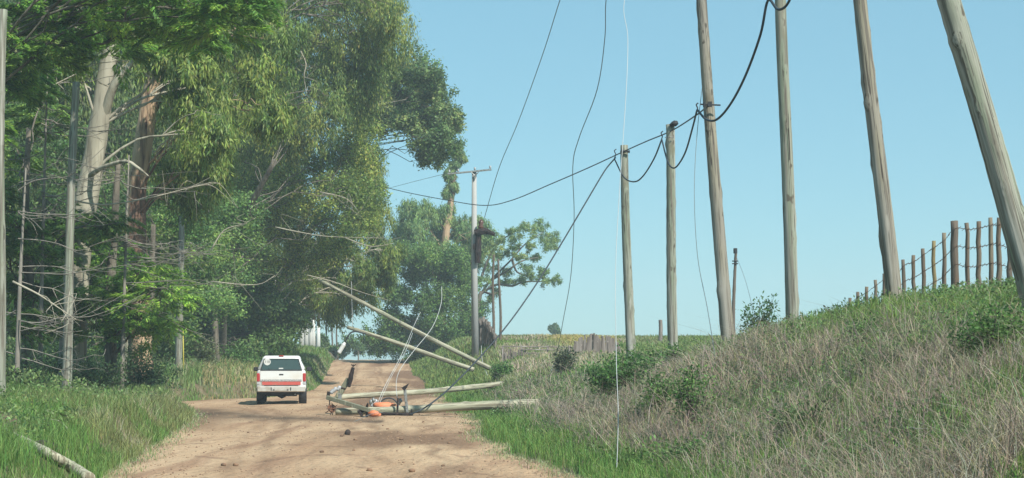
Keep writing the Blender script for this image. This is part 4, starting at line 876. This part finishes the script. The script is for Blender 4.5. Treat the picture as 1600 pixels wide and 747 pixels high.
prof([(0, .86, .84, .56, 1.24, .07), (.06, .895, .875, .52, 1.25, .09), (1.2, .90, .88, .50, 1.25, .09), (3.4, .90, .87, .48, 1.20, .1), (4.4, .88, .82, .48, 1.10, .12), (4.85, .82, .74, .5, 1.0, .12)]).build('body', M['white_paint'], car, smooth=True)
prof([(.05, .83, .67, 1.20, 1.70, .10), (.14, .845, .69, 1.20, 1.755, .12), (1.5, .85, .70, 1.20, 1.78, .12), (2.6, .85, .69, 1.18, 1.76, .12), (3.05, .83, .62, 1.15, 1.60, .10), (3.45, .80, .55, 1.12, 1.22, .04)]).build('canopy', M['white_paint'], car, smooth=True)
def quad3(mb, a, b, c, d, th=.02):
    V = np.array([a, b, c, d], float); V2 = V + [0, th, 0]; mb.add(np.vstack([V, V2]), [[0, 1, 2, 3], [7, 6, 5, 4], [0, 4, 5, 1], [1, 5, 6, 2], [2, 6, 7, 3], [3, 7, 4, 0]])
def pl(x0, x1, z0, z1, y, th=.03, x0t=None, x1t=None, yt=None):
    mb = MB(); yt = y if yt is None else yt; x0t = x0 if x0t is None else x0t; x1t = x1 if x1t is None else x1t
    quad3(mb, (x0, y, z0), (x1, y, z0), (x1t, yt, z1), (x0t, yt, z1), th); return mb
rg = pl(-.715, .715, 1.26, 1.635, .012, .05, -.60, .60, .035).build('rear_window', M['glass'], car)
mb = MB(); 
for a, b in (((-.735, .0, 1.25), (.735, .0, 1.25)), ((.735, .0, 1.25), (.615, .028, 1.65)), ((.615, .028, 1.65), (-.615, .028, 1.65)), ((-.615, .028, 1.65), (-.735, .0, 1.25))): tube(mb, [a, b], .014, 6)
tube(mb, [(-.44, -.01, 1.26), (-.44, -.01, 1.31)], .016, 6)
mb.build('seal', M['rubber'], rg)
# round sticker with a speed number
mb = MB(); tt = np.arange(20) / 20 * 2 * np.pi; V = np.stack([-.505 + .125 * np.cos(tt), np.full(20, .004), 1.545 + .125 * np.sin(tt)], -1)
V = np.vstack([V, V + [0, .008, 0], [[-.505, .004, 1.545]]]); mb.add(V, [[i, i + 20, (i + 1) % 20 + 20, (i + 1) % 20] for i in range(20)], [[40, i, (i + 1) % 20] for i in range(20)])
stk = mb.build('sticker', M['limepaint'], rg)
fc = bpy.data.curves.new('sticker_number', 'FONT'); fc.body = '110'; fc.size = .13; fc.align_x = 'CENTER'; fc.align_y = 'CENTER'; fc.extrude = .002
fo_ = bpy.data.objects.new('sticker_number', fc); C.objects.link(fo_); fc.materials.append(M['rubber'])
dg = bpy.context.evaluated_depsgraph_get(); fm = bpy.data.meshes.new_from_object(fo_.evaluated_get(dg)); bpy.data.objects.remove(fo_)
fo_ = bpy.data.objects.new('sticker_number', fm); C.objects.link(fo_); fo_.parent = stk; fo_.location = (-.505, -.001, 1.545); fo_.rotation_euler = (math.radians(90), 0, 0)
pl(-.09, .07, 1.285, 1.325, .003, .006).build('sticker', M['limepaint'], rg)
tg = pl(-.755, .755, .86, 1.215, -.012, .03).build('tailgate', M['white_paint'], car)
pl(-.765, .765, 1.218, 1.236, -.006, .02).build('gap', M['rubber'], tg)
pl(-.075, .075, 1.06, 1.105, -.022, .012).build('handle', M['rubber'], tg)
pl(-.74, .74, .835, .905, -.024, .012).build('trim_strip', M['trimgrey'], tg)
pl(-.70, .70, .70, .825, -.020, .03).build('reflective_stripe', M['redstripe'], car)
pl(-.62, .62, .672, .692, -.012, .02).build('lower_gap', M['rubber'], car)
for sx in (-1, 1):
    mb = MB(); box(mb, (sx * .83, .03, .975), (.115, .10, .31), bev=.02); tl = mb.build('tail_light', M['redlens'], car)
    mb = MB(); box(mb, (sx * .83, .03, .765), (.11, .095, .10), bev=.015); mb.build('reverse_light', M['porcelain'], tl)
mb = MB(); box(mb, (0, -.03, .55), (1.74, .15, .20), bev=.03); bm_ = mb.build('bumper', M['bumper'], car)
mb = MB(); box(mb, (-.02, -.108, .565), (.44, .014, .14), bev=.004); mb.build('number_plate', M['bumper'], bm_)
mb = MB()
for sx in (-.27, .23): box(mb, (sx, -.110, .525), (.06, .02, .04))
for sx in (-.36, .34): box(mb, (sx, -.108, .56), (.035, .014, .12))
mb.build('plate_bracket', M['rubber'], bm_)
mb = MB(); box(mb, (0, .09, 1.762), (.17, .06, .04), bev=.01); mb.build('brake_light', M['redlens'], car)
mb = MB(); box(mb, (0, .25, .40), (1.3, .12, .12)); box(mb, (-.48, .3, .34), (.1, .3, .12)); box(mb, (.45, .4, .36), (.22, .5, .14)); tube(mb, [(-.55, 1.0, .33), (.55, 1.0, .33)], .06, 8); tube(mb, [(-.15, 1.0, .33), (.0, 1.0, .33), (.15, 1.0, .33)], [.08, .15, .08], 8); box(mb, (0, 2.4, .42), (1.3, 4, .12)); mb.build('chassis', M['rubber'], car)
mb = MB(); tube(mb, [(.50, .06, .36), (.50, .6, .36)], .03, 8); mb.build('exhaust', M['steel'], car)
for sx in (-1, 1):
    for yy in (1.0, 3.85):
        mb = MB(); c = np.array([sx * .745, yy, .36]); tube(mb, [c + [-.12, 0, 0], c + [-.10, 0, 0], c + [.10, 0, 0], c + [.12, 0, 0]], [.30, .36, .36, .30], 28); wh = mb.build('wheel', M['tyre'], car)
        mb = MB(); tube(mb, [c + [sx * .115, 0, 0], c + [sx * .128, 0, 0]], [.21, .18], 20); mb.build('rim', M['bumper'], wh)
        mb = MB(); tube(mb, [c + [sx * .07 - .1, 0, .04], c + [sx * .07 + .095, 0, .04]], .43, 24); mb.build('wheel_arch', M['rubber'], car)
    mb = MB(); 
    for y0, y1 in ((.35, 1.35), (1.45, 2.2), (2.25, 2.9)):
        zt = 1.62 if y1 < 2.8 else 1.58
        V = np.array([(sx * .852, y0, 1.27), (sx * .852, y1 + (.12 if y1 > 2.8 else 0), 1.27), (sx * .735, y1 - .02, zt), (sx * .735, y0, zt)]); V2 = V - [sx * .05, 0, 0]; mb.add(np.vstack([V, V2]), [[0, 1, 2, 3], [7, 6, 5, 4], [0, 4, 5, 1], [1, 5, 6, 2], [2, 6, 7, 3], [3, 7, 4, 0]])
    mb.build('side_window', M['glass'], car)
    mb = MB(); box(mb, (sx * 1.0, 2.95, 1.27), (.2, .08, .16), bev=.03); tube(mb, [(sx * .86, 2.98, 1.22), (sx * .95, 2.96, 1.25)], .02, 6); mb.build('side_mirror', M['rubber'], car)

# ------------------------------------------------------------------ things on the ground
def lump(name, label, px, Y, r, m, cat, group=None, fl=.6):
    x0 = (px - 800) / F * Y; z0 = H1(x0, Y); bm_n = 8; mb = MB(); V = []
    for i in range(1, 5):
        th = i / 5 * np.pi
        for j in range(bm_n): ph = j / bm_n * 6.28; k = 1 + .3 * (rng.random() - .5); V.append((r * k * np.sin(th) * np.cos(ph), r * k * .8 * np.sin(th) * np.sin(ph), r * fl * k * np.cos(th)))
    V += [(0, 0, r * fl), (0, 0, -r * fl)]; q = [[i * 8 + j, (i + 1) * 8 + j, (i + 1) * 8 + (j + 1) % 8, i * 8 + (j + 1) % 8] for i in range(3) for j in range(8)]
    t = [[32, j, (j + 1) % 8] for j in range(8)] + [[33, 24 + (j + 1) % 8, 24 + j] for j in range(8)]
    mb.add(V, q, t); o = mb.build(name, M[m], smooth=True); o.location = (x0, Y, z0 + r * fl * .55); o.rotation_euler = (0, 0, rng.random() * 6); tag(o, label, cat, group); return o
lump('broken_insulator', 'black broken lump on the road in front of the frame', 543, 33, .085, 'blackstone', 'debris', fl=.9)
for i in range(70):
    Y_ = float(sampY(1, 19, 70, 1.6)[0]); c_ = rng.random(); x_ = float(xl(Y_) * (1 - c_) + xr(Y_) * c_); px_ = 800 + x_ / Y_ * F
    lump('clod', 'small earth clod lying loose on the dirt road', px_, Y_, .018 + .035 * rng.random() ** 2, 'clod', 'clod', 'earth clods scattered on the road')
n = 9000; Yg_ = sampY(n, 13, 110, 1.5); cg = rng.random(n); xg = xl(Yg_) * (1 - cg) + xr(Yg_) * cg
kk = (fbm(xg * .6, Yg_ * .25, 3) > -.08) | (np.abs(cg - .5) > .4); xg, Yg_ = xg[kk], Yg_[kk]; n = len(xg)
rg_ = (.004 + .014 * rng.random(n) ** 4) * (1 + Yg_ / 90); oct_ = np.array([[1, 0, 0], [0, 1, 0], [-1, 0, 0], [0, -1, 0], [0, 0, .8], [0, 0, -.5]])
V = np.stack([xg, Yg_, Hh(xg, Yg_) + rg_ * .3], -1)[:, None] + oct_[None] * rg_[:, None, None] * (1 + .5 * (rng.random((n, 6, 1)) - .5))
tf = np.array([[0, 1, 4], [1, 2, 4], [2, 3, 4], [3, 0, 4], [1, 0, 5], [2, 1, 5], [3, 2, 5], [0, 3, 5]])
mb = MB(); mb.add(V.reshape(-1, 3), None, (np.arange(n)[:, None, None] * 6 + tf[None]).reshape(-1, 3)); tag(mb.build('gravel', M['gravel']), 'small loose stones and crumbs of earth on the dirt road', 'gravel', kind='stuff')
# bottom-left: pale log on the verge with a dark hump behind, curved dry stalk
def on(p, off=.35): return onground(p, off)
lpts = [LOGP[0]] + LOGP
mb = MB(); tube(mb, spline(np.array(LOGP) + [0, 0, .10], 5), np.linspace(.05, .075, 5), 12, lump=.12); lg = mb.build('fallen_log', M['pole_fallen'], smooth=True)
tag(lg, 'pale log lying in the grass at the bottom left corner', 'log')
mpt = on((70, 706), 0)
lump('dark_mound', 'dark rounded mound right behind the pale log', 70, float(mpt[1]), .19, 'blackstone', 'mound', fl=.55).scale = (1.5, 1.2, 1)
cable('dry_stalk', 'curved pale dry stalk arching over the left verge grass', [(70, 655, 24), (90, 657, 23.8), (104, 668, 23.5), (113, 685, 23.3), (115, 700, 23.2), (115, 716, 23.1)], .008, 'branch', 'stalk')
ST = [((1165, 560), (1145, 620), (1128, 655), 24), ((1128, 640), (1140, 680), (1158, 700), 21), ((1205, 610), (1225, 680), (1250, 740), 18), ((1545, 520), (1580, 535), (1605, 545), 17), ((1470, 690), (1500, 715), (1530, 735), 14), ((1390, 655), (1420, 668), (1450, 670), 16), ((1225, 560), (1232, 530), (1240, 500), 24)]
for i, (a, b, c, Y_) in enumerate(ST):
    pts = [on(a), on(b), on(c)]; mb = MB(); tube(mb, spline(pts, 5), [.009, .005], 4)
    tag(mb.build('dry_stalk', M['branch']), 'long pale dry stalk leaning over the brush on the bank', 'stalk', 'dry stalks on the bank')

# ------------------------------------------------------------------ haze
mb = MB(); box(mb, (0, 330, 18), (1000, 860, 46)); hz = mb.build('haze', [])
hm = bpy.data.materials.new('haze'); hm.use_nodes = True; hn = hm.node_tree; hn.nodes.clear()
ho = hn.nodes.new('ShaderNodeOutputMaterial'); hv = hn.nodes.new('ShaderNodeVolumePrincipled')
hv.inputs['Color'].default_value = (.78, .93, 1.0, 1); hv.inputs['Density'].default_value = .00105; hv.inputs['Anisotropy'].default_value = 0
hn.links.new(hv.outputs[0], ho.inputs['Volume']); hz.data.materials.append(hm); tag(hz, 'thin pale blue haze over the whole scene', 'haze', kind='stuff')
